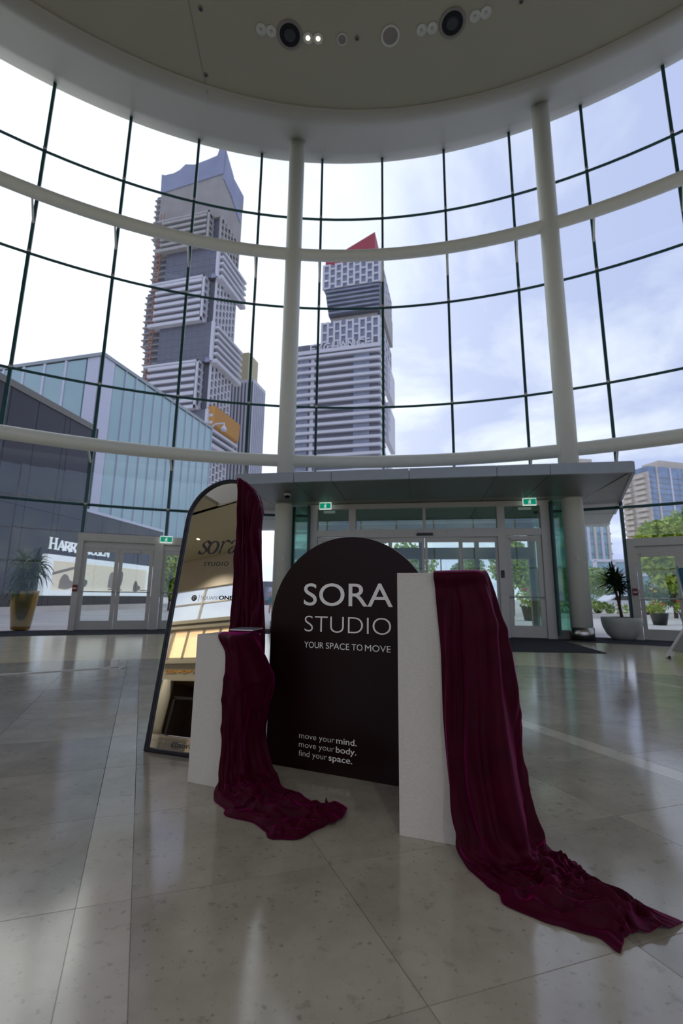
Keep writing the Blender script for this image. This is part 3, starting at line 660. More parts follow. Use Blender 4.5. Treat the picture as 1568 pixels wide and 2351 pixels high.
# booklet on the short plinth
bk = root('booklet', (MS @ Vector((0.16, 0.22, 0.78)))[:], 0, 'thin pale booklet lying on top of the short plinth', 'booklet')
WM[bk.name] = bk.matrix_basis.copy()
Mb = MS @ Matrix.Translation((0.20, 0.20, 0.802)) @ Matrix.Rotation(0.2, 4, 'Z')
bb('pages', -0.07, 0.07, -0.09, 0.09, -0.003, 0.003, LETTER, bk, Mb); bb('cover', -0.072, 0.072, -0.092, 0.092, 0.003, 0.005, TLIT, bk, Mb)

# arched sign
sg = root('arched_sign', MG.to_translation(), 0, 'dark maroon arched sign board with white lettering between the plinths', 'sign'); WM[sg.name] = Matrix.Translation(MG.to_translation())
wS, hS = 1.06, 1.363
def arch(w, h, r, n=40, i=0.0): return [(i, i)] + [(w - i, i)] + [(w / 2 + (r - i) * math.cos(a), h - r + (r - i) * math.sin(a)) for a in np.linspace(0, math.pi, n)]
vprism('board', arch(wS, hS, wS / 2, 60), 0.0, 0.004, SIGNB, sg, MG); vprism('core', arch(wS, hS, wS / 2, 60), 0.0045, 0.028, SIGNE, sg, MG)
bb('strut', wS / 2 - 0.05, wS / 2 + 0.05, 0.03, 0.06, 0.0, 0.7, SIGNB, sg, MG)
prism('strut', [(wS / 2 - 0.02, 0.06), (wS / 2 + 0.02, 0.06), (wS / 2 + 0.02, 0.4), (wS / 2 - 0.02, 0.4)], 0.0, 0.02, SIGNB, sg, MG)
def on_sign(x, z): return MG @ Matrix(((1, 0, 0, x), (0, 0, -1, -0.0005), (0, 1, 0, z), (0, 0, 0, 1)))
text_obj('lettering_sora', text_mesh('SORA', 0.578, 0.141, 0.003, depth=0.001), LETTER, sg, on_sign(0.230, 0.9455))
text_obj('lettering_studio', text_mesh('STUDIO', 0.556, 0.103, -0.016, depth=0.001), LETTER, sg, on_sign(0.241, 0.786))
for wx_, ww, word in ((0.242, 0.130, 'YOUR'), (0.388, 0.152, 'SPACE'), (0.555, 0.068, 'TO'), (0.638, 0.156, 'MOVE')): text_obj('lettering_tagline', text_mesh(word, ww, 0.0375, 0.0, depth=0.001), LETTER, sg, on_sign(wx_, 0.691))
for z, a, b, wa, wb in ((0.170, 'move your', 'mind.', 0.229, 0.126), (0.1215, 'move your', 'body.', 0.228, 0.125), (0.073, 'find your', 'space.', 0.183, 0.146)):
    text_obj('lettering_motto', text_mesh(a, wa, 0.034, -0.014, depth=0.001), LETTER, sg, on_sign(0.224, z)); text_obj('lettering_motto', text_mesh(b, wb, 0.034, 0.006, depth=0.001), LETTER, sg, on_sign(0.224 + wa + 0.011, z))

# mirror
mi = root('arched_mirror', _MB.to_translation(), 0, 'tall arched floor mirror in a slim black frame with velvet over one side', 'mirror'); WM[mi.name] = Matrix.Translation(_MB.to_translation())
MW, MH = 0.64, 1.888; MX = MM @ Matrix.Translation((-0.025, 0, 0)); RA = 0.20
def arch2(i=0.0, n=36):
    w, h, r = MW, MH, MW / 2
    return [(i, i), (w - i, i)] + [(w / 2 + (r - i) * math.cos(a), h - r + (r - i) * math.sin(a)) for a in np.linspace(0, math.pi, n)]
vprism('glass', arch2(0.012), -0.002, 0.004, MIRROR, mi, MX); vprism('backing', arch2(0.006), 0.005, 0.02, BLACK, mi, MX)
o, i_ = arch2(0.0), arch2(0.024); n = len(o); V = [(x, -0.02, z) for x, z in o] + [(x, -0.02, z) for x, z in i_] + [(x, 0.022, z) for x, z in o] + [(x, 0.0, z) for x, z in i_]; F = []
for k in range(n):
    j = (k + 1) % n; F += [(k, n + k, n + j, j), (k, j, 2 * n + j, 2 * n + k), (n + k, 3 * n + k, 3 * n + j, n + j), (2 * n + k, 2 * n + j, 3 * n + j, 3 * n + k)]
fr = mobj('frame', V, F, NAVY, mi, MX); bv = fr.modifiers.new('edge', 'BEVEL'); bv.width = 0.006; bv.segments = 2; bv.limit_method = 'ANGLE'
ft = MX @ Vector((MW / 2, 0.02, 1.2)); fb = _MB @ Vector((MW / 2, 0.62, 0.0))
for s in (-0.12, 0.12): tube('easel_leg', [MX @ Vector((MW / 2 + s, 0.02, 1.2)), _MB @ Vector((MW / 2 + s * 1.5, 0.62, 0.008))], 0.011, NAVY, mi, None, 8)
def on_mirror(x, z): return MM @ Matrix(((1, 0, 0, x), (0, 0, -1, -0.0025), (0, 1, 0, z), (0, 0, 0, 1)))
# "sora" in a high-contrast italic: broad-nib strokes
nib = lambda mn, mxw, ph: (lambda t, a: 1.35 * (mn + (mxw - mn) * abs(math.sin(a - ph))))
thick = lambda wd: (lambda t, a: 0.006 + (wd - 0.006) * math.sin(math.pi * min(max(t, 0.0), 1.0)) ** 0.8)
def sh(p, k=0.22): return [(x + y * k, y) for x, y in p]
sora = [
 (crv(sh([(0.070, 0.078), (0.052, 0.094), (0.030, 0.090), (0.018, 0.074), (0.030, 0.056), (0.052, 0.040), (0.060, 0.022), (0.044, 0.004), (0.020, 0.003), (0.002, 0.018)])), nib(0.004, 0.014, 0.5)),
 (crv(sh([(0.070, 0.072), (0.066, 0.084), (0.070, 0.096)])), lambda t, a: 0.004), (crv(sh([(0.002, 0.024), (0.004, 0.010), (0.0, 0.0)])), lambda t, a: 0.004),
 (crv(sh([(0.112, 0.094), (0.086, 0.080), (0.075, 0.048), (0.086, 0.014), (0.112, 0.001), (0.138, 0.015), (0.149, 0.048), (0.138, 0.080), (0.112, 0.094)])), nib(0.003, 0.015, 0.0)),
 (crv(sh([(0.178, 0.0), (0.182, 0.05), (0.182, 0.092)])), lambda t, a: 0.011), (crv(sh([(0.165, 0.078), (0.176, 0.092), (0.186, 0.092)])), lambda t, a: 0.004),
 (crv(sh([(0.182, 0.045), (0.190, 0.075), (0.208, 0.094), (0.228, 0.090)])), nib(0.003, 0.010, 0.9)), (crv(sh([(0.222, 0.094), (0.232, 0.090), (0.232, 0.082)])), lambda t, a: 0.012),
 (crv(sh([(0.252, 0.070), (0.262, 0.090), (0.286, 0.094), (0.300, 0.078), (0.300, 0.040), (0.302, 0.010), (0.318, 0.006)])), nib(0.004, 0.013, 0.2)),
 (crv(sh([(0.300, 0.054), (0.272, 0.046), (0.252, 0.026), (0.260, 0.004), (0.282, 0.004), (0.300, 0.026)])), nib(0.003, 0.012, 0.2)),
]
ribbons('lettering_sora', sora, 0.001, BLACK, mi, on_mirror(0.125, 1.311))
text_obj('lettering_studio', text_mesh('STUDIO', 0.206, 0.030, 0.012, depth=0.001, space=1.28, shear=0.08), BLACK, mi, on_mirror(0.187, 1.222))
lg = lathe('round_logo', [(0.021, 0.0), (0.021, 0.001)], BLACK, mi, on_mirror(0.156, 0.990), 32)
ribbons('logo_mark', [(crv([(-0.010, -0.013), (-0.006, -0.009), (-0.011, 0.002), (-0.006, 0.013), (0.0, 0.006), (0.006, 0.013), (0.011, 0.002), (0.006, -0.009), (0.010, -0.013)]), lambda t, a: 0.0032), (crv([(0.0, 0.006), (-0.003, -0.004), (0.0, -0.012)]), lambda t, a: 0.003)], 0.0005, LETTER, lg, on_mirror(0.156, 0.990) @ Matrix.Translation((0, 0, 0.001)))
ribbons('logo_divider', [([(0, -0.022), (0, 0.024)], lambda t, a: 0.0012)], 0.0006, DARKM, mi, on_mirror(0.196, 0.988))
text_obj('lettering_square', text_mesh('SQUARE', 0.140, 0.026, -0.026, depth=0.0006), BLACK, mi, on_mirror(0.212, 0.981))
text_obj('lettering_one', text_mesh('ONE', 0.112, 0.026, 0.03, depth=0.0006), BLACK, mi, on_mirror(0.356, 0.983))
text_obj('lettering_handle', text_mesh('@sorastudio', 0.30, 0.030, 0.01, depth=0.0006), BLACK, mi, on_mirror(0.168, 0.045))

# ---- velvet cloths
def vnoise(x, y, seed=0):
    rs = np.random.RandomState(seed); T = rs.rand(64, 64)
    xi, yi = np.floor(x).astype(int), np.floor(y).astype(int); fx, fy = x - xi, y - yi
    fx = fx * fx * (3 - 2 * fx); fy = fy * fy * (3 - 2 * fy)
    g = lambda a, b: T[a % 64, b % 64]
    return (g(xi, yi) * (1 - fx) + g(xi + 1, yi) * fx) * (1 - fy) + (g(xi, yi + 1) * (1 - fx) + g(xi + 1, yi + 1) * fx) * fy
def cr_interp(C, n):      # C: (K, ...) control -> (n, ...)
    K = len(C); P = np.concatenate([C[:1] * 2 - C[1:2], C, C[-1:] * 2 - C[-2:-1]]); out = []
    for s in np.linspace(0, K - 1 - 1e-9, n):
        k = int(s); t = s - k; a, b, c, d = P[k], P[k + 1], P[k + 2], P[k + 3]
        out.append(0.5 * (2 * b + (c - a) * t + (2 * a - 5 * b + 4 * c - d) * t * t + (3 * b - a - 3 * c + d) * t ** 3))
    return np.array(out)
def cloth(name, ctrl, M, nu, nv, vfold, seed, floor_row=None, top_rows=1.0, floor_amp=0.02, freq=5.0, parent=None, label=None):
    C = np.array([[list(M @ Vector(p)) for p in row] for row in ctrl])
    Gd = cr_interp(C, nv); Gd = np.swapaxes(cr_interp(np.swapaxes(Gd, 0, 1), nu), 0, 1)
    K = len(ctrl); vv = np.linspace(0, K - 1, nv)[:, None] * np.ones((1, nu)); uu = np.ones((nv, 1)) * np.linspace(0, 1, nu)[None, :]
    du = np.gradient(Gd, axis=1); dv = np.gradient(Gd, axis=0); Nn = np.cross(du, dv); Nn /= np.linalg.norm(Nn, axis=2, keepdims=True) + 1e-9
    tocam = np.array([0, 0, CAMZ]) - Gd + np.array([0, 0, 0.6]); sg = np.sign((Nn * tocam).sum(2).mean()); Nn = Nn * sg
    warp = vnoise(uu * 2.5, vv * 0.5, seed) * 1.2 + vnoise(uu * 5, vv * 1.0, seed + 1) * 0.25
    s = 0.5 + 0.5 * np.sin(2 * np.pi * (freq * uu + warp)); s2 = 0.5 + 0.5 * np.sin(2 * np.pi * (freq * 2.1 * uu + warp * 1.5 + 0.3))
    hang = np.clip((vv - top_rows) / 2.5, 0, 1)
    if floor_row is not None: onf = np.clip((vv - floor_row + 1.0) / 1.6, 0, 1)
    else: onf = np.zeros_like(vv)
    onf = onf * onf * (3 - 2 * onf)
    e_ = np.clip(np.minimum(uu, 1 - uu) / 0.10, 0, 1); edge = e_ * e_ * (3 - 2 * e_)
    amp = vfold * (0.45 + 0.55 * np.clip((vv - top_rows) / 6.0, 0, 1))
    fold = amp * (s ** 1.9 + 0.30 * s2 ** 2) * hang * (1 - onf) * (0.25 + 0.75 * edge)
    def ridged(a, b, sd, k=2.6): return np.exp(-(k * (2 * vnoise(a, b, sd) - 1)) ** 2)
    # long narrow hanging pleats
    fold = fold + vfold * 0.55 * ridged(uu * freq * 2.4 + 0.8 * vnoise(uu * 3, vv * 0.6, seed + 8), vv * 0.30, seed + 7) * hang * (1 - onf) * edge
    wx = uu * 5.0 + 1.1 * vnoise(uu * 2.5, vv * 0.9, seed + 5); wy = vv * 0.85 + 0.9 * vnoise(uu * 4, vv * 1.1, seed + 6)
    cr_ = ridged(wx, wy, seed + 2) * 0.42 + ridged(wx * 1.8, wy * 1.7, seed + 3) * 0.36 + 0.30 * s ** 2 + 0.20 * ridged(wx * 3.4, wy * 2.9, seed + 9)
    ef = np.clip(np.minimum(uu, 1 - uu) / 0.30, 0, 1); ef = ef * ef * (3 - 2 * ef); ev = np.clip((K - 1 - vv) / 1.2, 0, 1)
    fold = fold + floor_amp * 1.45 * np.maximum(cr_ - 0.22, 0) * onf * (0.12 * e_ + 0.88 * ef) * (0.25 + 0.75 * ev)
    sw = ridged(uu * 2.0 + vv * 0.22, vv * 0.8 + uu * 1.6, seed + 4, 3.4)
    fold = fold + vfold * 0.35 * sw * hang * (1 - onf) * edge
    Gd = Gd + Nn * fold[..., None]
    jx = 2 * vnoise(uu * 1.7, vv * 1.7, seed + 12) - 1; jy = 2 * vnoise(uu * 1.7, vv * 1.7, seed + 13) - 1
    Gd[..., 0] += 0.030 * jx * onf; Gd[..., 1] += 0.030 * jy * onf
    Gd[..., 2] = np.maximum(Gd[..., 2], 0.0035)
    V = Gd.reshape(-1, 3); F = [(r * nu + c, r * nu + c + 1, (r + 1) * nu + c + 1, (r + 1) * nu + c) for r in range(nv - 1) for c in range(nu - 1)]
    if sg < 0: F = [f[::-1] for f in F]
    o = mobj(name, V, F, VELVET, parent, None, True)
    md = o.modifiers.new('hem', 'SOLIDIFY'); md.thickness = 0.003; md.offset = 0
    return tag(o, label, 'cloth', 'burgundy velvet drapes')
tall = [
 [(.172, .335, 1.119), (.27, .335, 1.121), (.372, .335, 1.120), (.402, .335, 1.04), (.405, .34, .84)],
 [(.172, .0, 1.120), (.27, -.003, 1.121), (.376, .0, 1.120), (.410, .09, 1.09), (.42, .22, .80)],
 [(.178, -.012, 1.04), (.275, -.016, 1.04), (.392, -.018, 1.05), (.426, .08, .985), (.432, .2, .74)],
 [(.184, -.012, .948), (.29, -.024, .94), (.405, -.032, .94), (.444, .08, .82), (.446, .2, .66)],
 [(.197, -.013, .761), (.30, -.040, .75), (.415, -.055, .74), (.462, .07, .68), (.45, .18, .60)],
 [(.199, -.014, .508), (.31, -.05, .5), (.42, -.075, .5), (.462, .06, .492), (.45, .15, .50)],
 [(.216, -.018, .287), (.33, -.07, .285), (.44, -.095, .285), (.484, .05, .304), (.46, .12, .32)],
 [(.236, -.03, .10), (.35, -.11, .11), (.46, -.12, .12), (.508, .03, .16), (.50, .10, .18)],
 [(.262, -.115, .015), (.38, -.18, .03), (.50, -.135, .045), (.552, .0, .06), (.56, .04, .05)],
 [(.336, -.248, .005), (.44, -.22, .008), (.54, -.13, .008), (.60, -.02, .008), (.62, .015, .008)],
 [(.449, -.329, .005), (.53, -.26, .008), (.61, -.16, .008), (.67, -.06, .008), (.69, .010, .006)],
 [(.597, -.392, .005), (.65, -.31, .008), (.70, -.22, .008), (.74, -.13, .008), (.765, -.12, .006)],
 [(.691, -.423, .005), (.735, -.35, .008), (.78, -.27, .008), (.825, -.20, .008), (.848, -.17, .006)],
 [(.757, -.438, .004), (.775, -.365, .008), (.80, -.322, .010), (.88, -.28, .012), (.945, -.235, .004)]]
cloth('velvet_drape', tall, MT, 140, 320, 0.034, 11, floor_row=8, floor_amp=0.042, freq=4.6, label='burgundy velvet drape falling from the tall plinth and trailing across the floor')
small = [
 [(.08, .235, .780), (.14, .25, .782), (.20, .25, .782), (.262, .24, .778), (.275, .25, .70)],
 [(.146, -.003, .781), (.20, -.004, .782), (.258, -.004, .781), (.29, .12, .775), (.285, .24, .70)],
 [(.205, -.012, .69), (.245, -.018, .69), (.29, -.008, .69), (.345, .16, .66), (.31, .25, .60)],
 [(.214, -.012, .57), (.255, -.020, .57), (.31, -.005, .56), (.378, .19, .53), (.34, .26, .50)],
 [(.218, -.012, .46), (.26, -.022, .46), (.315, 0, .45), (.362, .18, .45), (.335, .25, .44)],
 [(.232, -.013, .36), (.27, -.026, .35), (.312, 0, .35), (.342, .17, .38), (.33, .22, .38)],
 [(.236, -.015, .22), (.275, -.032, .21), (.318, 0, .21), (.332, .16, .22), (.32, .20, .24)],
 [(.240, -.03, .09), (.29, -.05, .09), (.36, 0, .09), (.385, .13, .10), (.38, .17, .11)],
 [(.255, -.09, .012), (.35, -.09, .030), (.43, -.03, .035), (.47, .08, .03), (.49, .13, .012)],
 [(.368, -.20, .005), (.46, -.14, .008), (.54, -.06, .008), (.60, .03, .008), (.634, .065, .006)],
 [(.55, -.265, .005), (.60, -.20, .008), (.66, -.10, .008), (.70, -.02, .008), (.724, .035, .005)],
 [(.70, -.325, .005), (.73, -.25, .008), (.76, -.14, .008), (.79, -.03, .008), (.80, .045, .005)],
 [(.80, -.315, .005), (.82, -.24, .008), (.84, -.14, .008), (.86, -.03, .008), (.873, .060, .005)],
 [(.866, -.20, .004), (.90, -.16, .010), (.925, -.10, .012), (.935, -.04, .010), (.917, .012, .004)]]
cloth('velvet_drape', small, MS, 130, 280, 0.024, 23, floor_row=8, floor_amp=0.042, freq=5.2, label='burgundy velvet drape falling from the short plinth and pooling on the floor')
def mrow(pts, q): return [(x, -a, z) for (x, z), a in zip(pts, q)]
mc = [mrow([(.372, 1.85), (.44, 1.82), (.515, 1.76), (.565, 1.69), (.600, 1.62)], [-.032] * 5),
      mrow([(.375, 1.893), (.44, 1.862), (.52, 1.80), (.58, 1.715), (.616, 1.61)], [-.02, -.02, -.02, -.02, -.02]),
      mrow([(.380, 1.875), (.44, 1.835), (.515, 1.77), (.575, 1.68), (.628, 1.57)], [.034, .034, .034, .034, .026]),
      mrow([(.425, 1.69), (.465, 1.66), (.525, 1.61), (.585, 1.54), (.640, 1.46)], [.036, .045, .045, .05, .03]),
      mrow([(.462, 1.50), (.505, 1.48), (.545, 1.46), (.60, 1.42), (.652, 1.38)], [.036, .05, .05, .055, .03]),
      mrow([(.487, 1.344), (.53, 1.32), (.565, 1.30), (.62, 1.27), (.670, 1.24)], [.036, .055, .055, .06, .03]),
      mrow([(.510, 1.10), (.555, 1.09), (.595, 1.08), (.65, 1.07), (.705, 1.06)], [.036, .055, .06, .06, .03]),
      mrow([(.527, .915), (.575, .91), (.62, .90), (.68, .90), (.735, .90)], [.04, .06, .06, .06, .03]),
      mrow([(.535, .78), (.585, .77), (.64, .76), (.70, .76), (.76, .75)], [.04, .06, .06, .06, .03]),
      mrow([(.53, .60), (.59, .59), (.65, .58), (.71, .58), (.775, .58)], [.04, .06, .06, .06, .03]),
      mrow([(.535, .44), (.595, .43), (.655, .42), (.71, .42), (.765, .44)], [.04, .06, .06, .06, .03])]
cloth('velvet_drape', mc, MM, 110, 170, 0.032, 37, freq=4.6, top_rows=1.2, label='burgundy velvet drape hung over the right side of the mirror')

# ---- planters
def leaf_mesh(name, L, wd, droop, m, seg=7, lift=0.9):
    V, F = [], []
    for i in range(seg + 1):
        t = i / seg; x = L * t * math.cos(lift) + L * 0.25 * t * t; z = L * t * math.sin(lift) - droop * L * t * t; hw = wd * (math.sin(math.pi * min(t * 0.9 + 0.08, 1)) ** 0.7) / 2
        V += [(x, -hw, z + hw * 0.35), (x, 0, z), (x, hw, z + hw * 0.35)]
    for i in range(seg):
        a = 3 * i; F += [(a, a + 3, a + 4, a + 1), (a + 1, a + 4, a + 5, a + 2)]
    me = bpy.data.meshes.new(name); me.from_pydata(V, [], F); me.materials.append(m); me.update(); return me
gx, gy = -8.75, 12.85
gp = root('potted_palm', (gx, gy, 0), 0, 'green palm in a tall tapered golden pot beside the left doors', 'potted plant'); Mg = WM[gp.name]
lathe('pot', [(0.20, 0.0), (0.23, 0.02), (0.34, 1.02), (0.345, 1.05), (0.31, 1.05), (0.29, 0.95)], GOLD, gp, Mg, 40); lathe('soil', [(0.29, 0.93), (0.295, 0.96)], SOIL, gp, Mg, 24)
lm = [leaf_mesh('leaf', 0.72, 0.11, 0.85, PALM, lift=1.15), leaf_mesh('leaf', 0.62, 0.10, 1.25, PALM, lift=1.0), leaf_mesh('leaf', 0.70, 0.09, 0.30, PALM, lift=1.35)]
for cx_, cy_, h, k in ((-0.13, 0.0, 1.62, 60), (0.16, 0.05, 1.58, 60), (0.0, -0.1, 1.25, 60)):
    tube('stem', [(gx + cx_ * 0.5, gy + cy_ * 0.5, 0.94), (gx + cx_, gy + cy_, h + 0.1)], 0.025, BARK, gp, None, 8)
    for i in range(k):
        M = Matrix.Translation((gx + cx_, gy + cy_, h + random.uniform(-0.25, 0.22))) @ Matrix.Rotation(random.uniform(0, 6.28), 4, 'Z') @ Matrix.Rotation(random.uniform(-0.25, 0.35), 4, 'Y') @ Matrix.Scale(random.uniform(0.75, 1.1), 4)
        place(bpy.data.objects.new('leaf', random.choice(lm)), M, gp)
wx, wy = 7.45, 12.35
wp = root('potted_dracaena', (wx, wy, 0), 0, 'dark spiky dracaena in a round white bowl planter beside the right doors', 'potted plant'); Mw = WM[wp.name]
lathe('bowl', [(0.24, 0.0), (0.27, 0.015), (0.37, 0.12), (0.455, 0.30), (0.485, 0.46), (0.485, 0.56), (0.465, 0.565), (0.45, 0.52)], POTW, wp, Mw, 48); lathe('soil', [(0.45, 0.49), (0.40, 0.53), (0.2, 0.56)], SOIL, wp, Mw, 24)
tube('trunk', [(wx + 0.02, wy, 0.5), (wx - 0.02, wy, 0.85), (wx - 0.10, wy, 1.35)], [0.045, 0.035, 0.03], BARK, wp, None, 10)
tube('trunk', [(wx - 0.02, wy, 0.85), (wx + 0.05, wy + 0.03, 1.2)], [0.03, 0.025], BARK, wp, None, 10)
sl = [leaf_mesh('leaf', 0.34, 0.062, 0.10, DRAC, 4, 0.0), leaf_mesh('leaf', 0.29, 0.058, 0.22, DRAC, 4, 0.0), leaf_mesh('leaf', 0.37, 0.055, 0.03, DRAC, 4, 0.0)]
for (cx_, cz, k, sc_) in ((-0.10, 1.46, 130, 1.0), (0.05, 1.30, 75, 0.9), (-0.17, 1.72, 45, 0.75), (-0.02, 1.60, 45, 0.9)):
    for i in range(k):
        M = Matrix.Translation((wx + cx_ + random.uniform(-.05, .05), wy + random.uniform(-.05, .05), cz + random.uniform(-0.07, 0.07))) @ Matrix.Rotation(random.uniform(0, 6.28), 4, 'Z') @ Matrix.Rotation(-math.asin(random.uniform(-0.6, 0.98)), 4, 'Y') @ Matrix.Scale(random.uniform(0.8, 1.1) * sc_, 4)
        place(bpy.data.objects.new('leaf', random.choice(sl)), M, wp)

# ---- small things on the floor
fbx = root('floor_outlet', (-3.10, 6.56, 0), 0, 'small white power adapter standing on a floor outlet plate', 'outlet'); Mf = WM[fbx.name]
bb('plate', -0.13, 0.13, -0.09, 0.09, 0.0005, 0.006, STEEL, fbx, Mf); bb('adapter', -0.05, 0.055, -0.04, 0.04, 0.006, 0.115, LETTER, fbx, Mf @ Matrix.Rotation(0.3, 4, 'Z'), 0.008)
cable = tube('power_cable', [(-3.2, 6.5, 0.006), (-3.8, 6.1, 0.006), (-4.4, 5.75, 0.006), (-5.2, 5.45, 0.006), (-6.2, 5.3, 0.006)], 0.006, LETTER, None, None, 6); tag(cable, 'thin pale cable running across the floor from the outlet', 'cable')
# A-board at the right edge
Ma = frameM(6.16, 7.75, 0.1)
ab = root('a_board', (6.16, 7.75, 0), 0, 'white framed A-board stand cut off at the right edge', 'sign stand'); WM[ab.name] = Matrix.Translation((6.16, 7.75, 0))
for s in (-1, 1):
    for y in (0.0, 0.62):
        p0 = Vector((0.42 + s * 0.82, y, 0.0)); p1 = Vector((0.42 + s * 0.06, y, 1.05)); d = (p1 - p0); L = d.length; ang = math.atan2(d.x, d.z)
        bb('leg', -0.05, 0.05, -0.02, 0.02, 0, L, LETTER, ab, Ma @ Matrix.Translation(p0) @ Matrix.Rotation(ang, 4, 'Y'), 0.006)
        box('foot', (0, 0, 0.02), (0.05, 0.05, 0.04), DARKM, ab, 0, Ma @ Matrix.Translation(p0 + Vector((-s * 0.02, 0, 0))))
    p0 = Vector((0.42 + s * 0.80, 0.31, 0.05)); d = Vector((-s * 0.74, 0, 1.02)); ang = math.atan2(d.x, d.z)
    bb('poster_panel', -0.008, 0.008, -0.28, 0.28, 0.1, d.length - 0.05, SIGNE, ab, Ma @ Matrix.Translation(p0) @ Matrix.Rotation(ang, 4, 'Y'))
bn = root('feather_banner', (7.53, 10.1, 0), 0, 'blue and teal curved banner cut off at the right edge', 'banner')
Mn = WM[bn.name]
tube('pole', [(7.53, 10.1, 0.03), (7.50, 10.1, 1.0), (7.42, 10.1, 1.68), (7.50, 10.1, 1.76)], 0.012, LETTER, bn, None, 8)
lathe('base', [(0.2, 0.0), (0.2, 0.02), (0.03, 0.04)], DARKM, bn, Mn, 24)
for nm, m, sh_, i0, i1 in (('flag', BLUEB, 0.0, 0, 20), ('flag_edge', TEALB, -0.035, 0, 20)):
    V, F = [], []
    for i in range(21):
        t = i / 20; z = 0.45 + 1.26 * t; xl = 7.515 - 0.095 * t ** 2 + sh_; xr = xl + (0.62 if nm == 'flag' else 0.03)
        for q in range(7): V.append((xl + 0.035 + (xr - xl) * q / 6, 10.1 + (0.03 if nm == 'flag' else 0.0) * math.sin(q * 1.3 + t * 3), z - (0.10 * q / 6 if nm == 'flag' else 0) * 0 + 0.06 * math.sin(math.pi * q / 12) * t))
    for i in range(20):
        for q in range(6): a = i * 7 + q; F.append((a, a + 1, a + 8, a + 7))
    fo = mobj(nm, V, F, m, bn, None, True); sm = fo.modifiers.new('cloth', 'SOLIDIFY'); sm.thickness = 0.003

# ================================================================ outside
V, F = [], []; N = 96
for i in range(N):
    a = 2 * math.pi * i / N; V += [pol(17.47, a, -0.02), (CX + 700 * math.sin(a), CY + 700 * math.cos(a), -0.02)]
for i in range(N): j = (i + 1) % N; F.append((2 * i, 2 * i + 1, 2 * j + 1, 2 * j))
tag(mobj('pavement', V, F, PAVE), 'pale concrete plaza outside the glass', kind='structure')

# ---- dark clad shop building on the left
WD = Vector((0.1326, 1.0, 0)).normalized()
def wallpt(Y, z=0.0): return Vector((-15.5 + 0.1326 * (Y - 24), Y, z))
Mk = Matrix(((WD.x, -WD.y, 0, wallpt(24).x), (WD.y, WD.x, 0, 24.0), (0, 0, 1, 0), (0, 0, 0, 1)))   # x along the wall away from viewer, y away to the left
shop = root('dark_shop_building', wallpt(24)[:], 0, 'dark charcoal panelled shop building at the left with white letters and a lit display', 'building'); WM[shop.name] = Matrix.Translation(wallpt(24))
L0, L1, L2 = -12.0, 2.35, 11.6
bb('core', L0, L1 - 0.1, 0.08, 9.0, 0, 10.8, BLACK, shop, Mk); bb('core', L1, L2 - 0.1, 0.08, 2.5, 0, 5.7, BLACK, shop, Mk)
xs = [-12.0, -9.9, -7.8, -6.5, -5.4, -3.9, -3.5, -1.8, 0.1, 0.5, 2.35]
for a, b in zip(xs[:-1], xs[1:]):
    for z0, z1 in ((0.35, 5.2), (5.2, 10.75)): bb('clad_panel', a + 0.015, b - 0.015, 0.0, 0.08, z0 + 0.012, z1 - 0.012, PANEL, shop, Mk)
for a, b in zip(np.arange(2.35, 11.5, 1.85), np.arange(2.35, 11.5, 1.85) + 1.85):
    bb('clad_panel', a + 0.015, min(b, 11.6) - 0.015, 0.0, 0.08, 0.35, 5.78, PANEL, shop, Mk)
bb('coping', L0, L1 + 0.05, -0.06, 0.5, 10.75, 11.1, COPING, shop, Mk); bb('coping', L1, L2, -0.06, 0.5, 5.78, 5.95, WCLAD, shop, Mk)
bb('corner_trim', L1 - 0.02, L1 + 0.5, -0.02, 0.4, 5.9, 11.0, DARKM, shop, Mk)
bb('stone_base', L0, L2, -0.05, 0.2, -0.02, 0.33, PAVE, shop, Mk)
# display box
bx0, bx1, bz0, bz1 = -0.3, 10.0, 0.86, 3.0
for n_, a, b, c, d in (('box_frame', bx0, bx1, bz1 - 0.30, bz1), ('box_frame', bx0, bx1, bz0, bz0 + 0.28), ('box_frame', bx0, bx0 + 0.45, bz0 + 0.28, bz1 - 0.30), ('box_frame', bx1 - 0.45, bx1, bz0 + 0.28, bz1 - 0.30)): bb(n_, a, b, -0.35, 0.0, c, d, WBOX, shop, Mk)
bb('poster', bx0 + 0.45, bx1 - 0.45, -0.10, -0.02, bz0 + 0.28, bz1 - 0.30, CREAM, shop, Mk)
def on_wall(x, z, y=-0.105): return Mk @ Matrix(((1, 0, 0, x), (0, 0, -1, y), (0, 1, 0, z), (0, 0, 0, 1)))
def blob(name, pts, m, x, z, sx=1.0, sz=1.0, d=0.01, y=-0.105):
    P = crv([(a * sx, b * sz) for a, b in pts] + [(pts[0][0] * sx, pts[0][1] * sz)], 6)[:-1]; n = len(P)
    V = [(a, b, d) for a, b in P] + [(a, b, 0) for a, b in P]
    mobj(name, V, [tuple(range(n)), tuple(range(n, 2 * n))[::-1]] + [(i, n + i, n + (i + 1) % n, (i + 1) % n) for i in range(n)], m, shop, on_wall(x, z, y))
shoe = [(0, 0), (0.5, -0.05), (1.0, 0.15), (1.05, 0.4), (0.7, 0.5), (0.5, 0.8), (0.25, 0.85), (0.05, 0.5)]
blob('poster_shoe', shoe, TAUPE2, 1.0, 1.25, 1.2, 0.9); blob('poster_shoe', shoe, TAUPE, 2.3, 1.3, 0.9, 1.1); blob('poster_shape', [(0, 0), (2.2, 0.55), (2.2, 0.68), (0, 0.14)], TAUPE2, 0.5, 1.95)
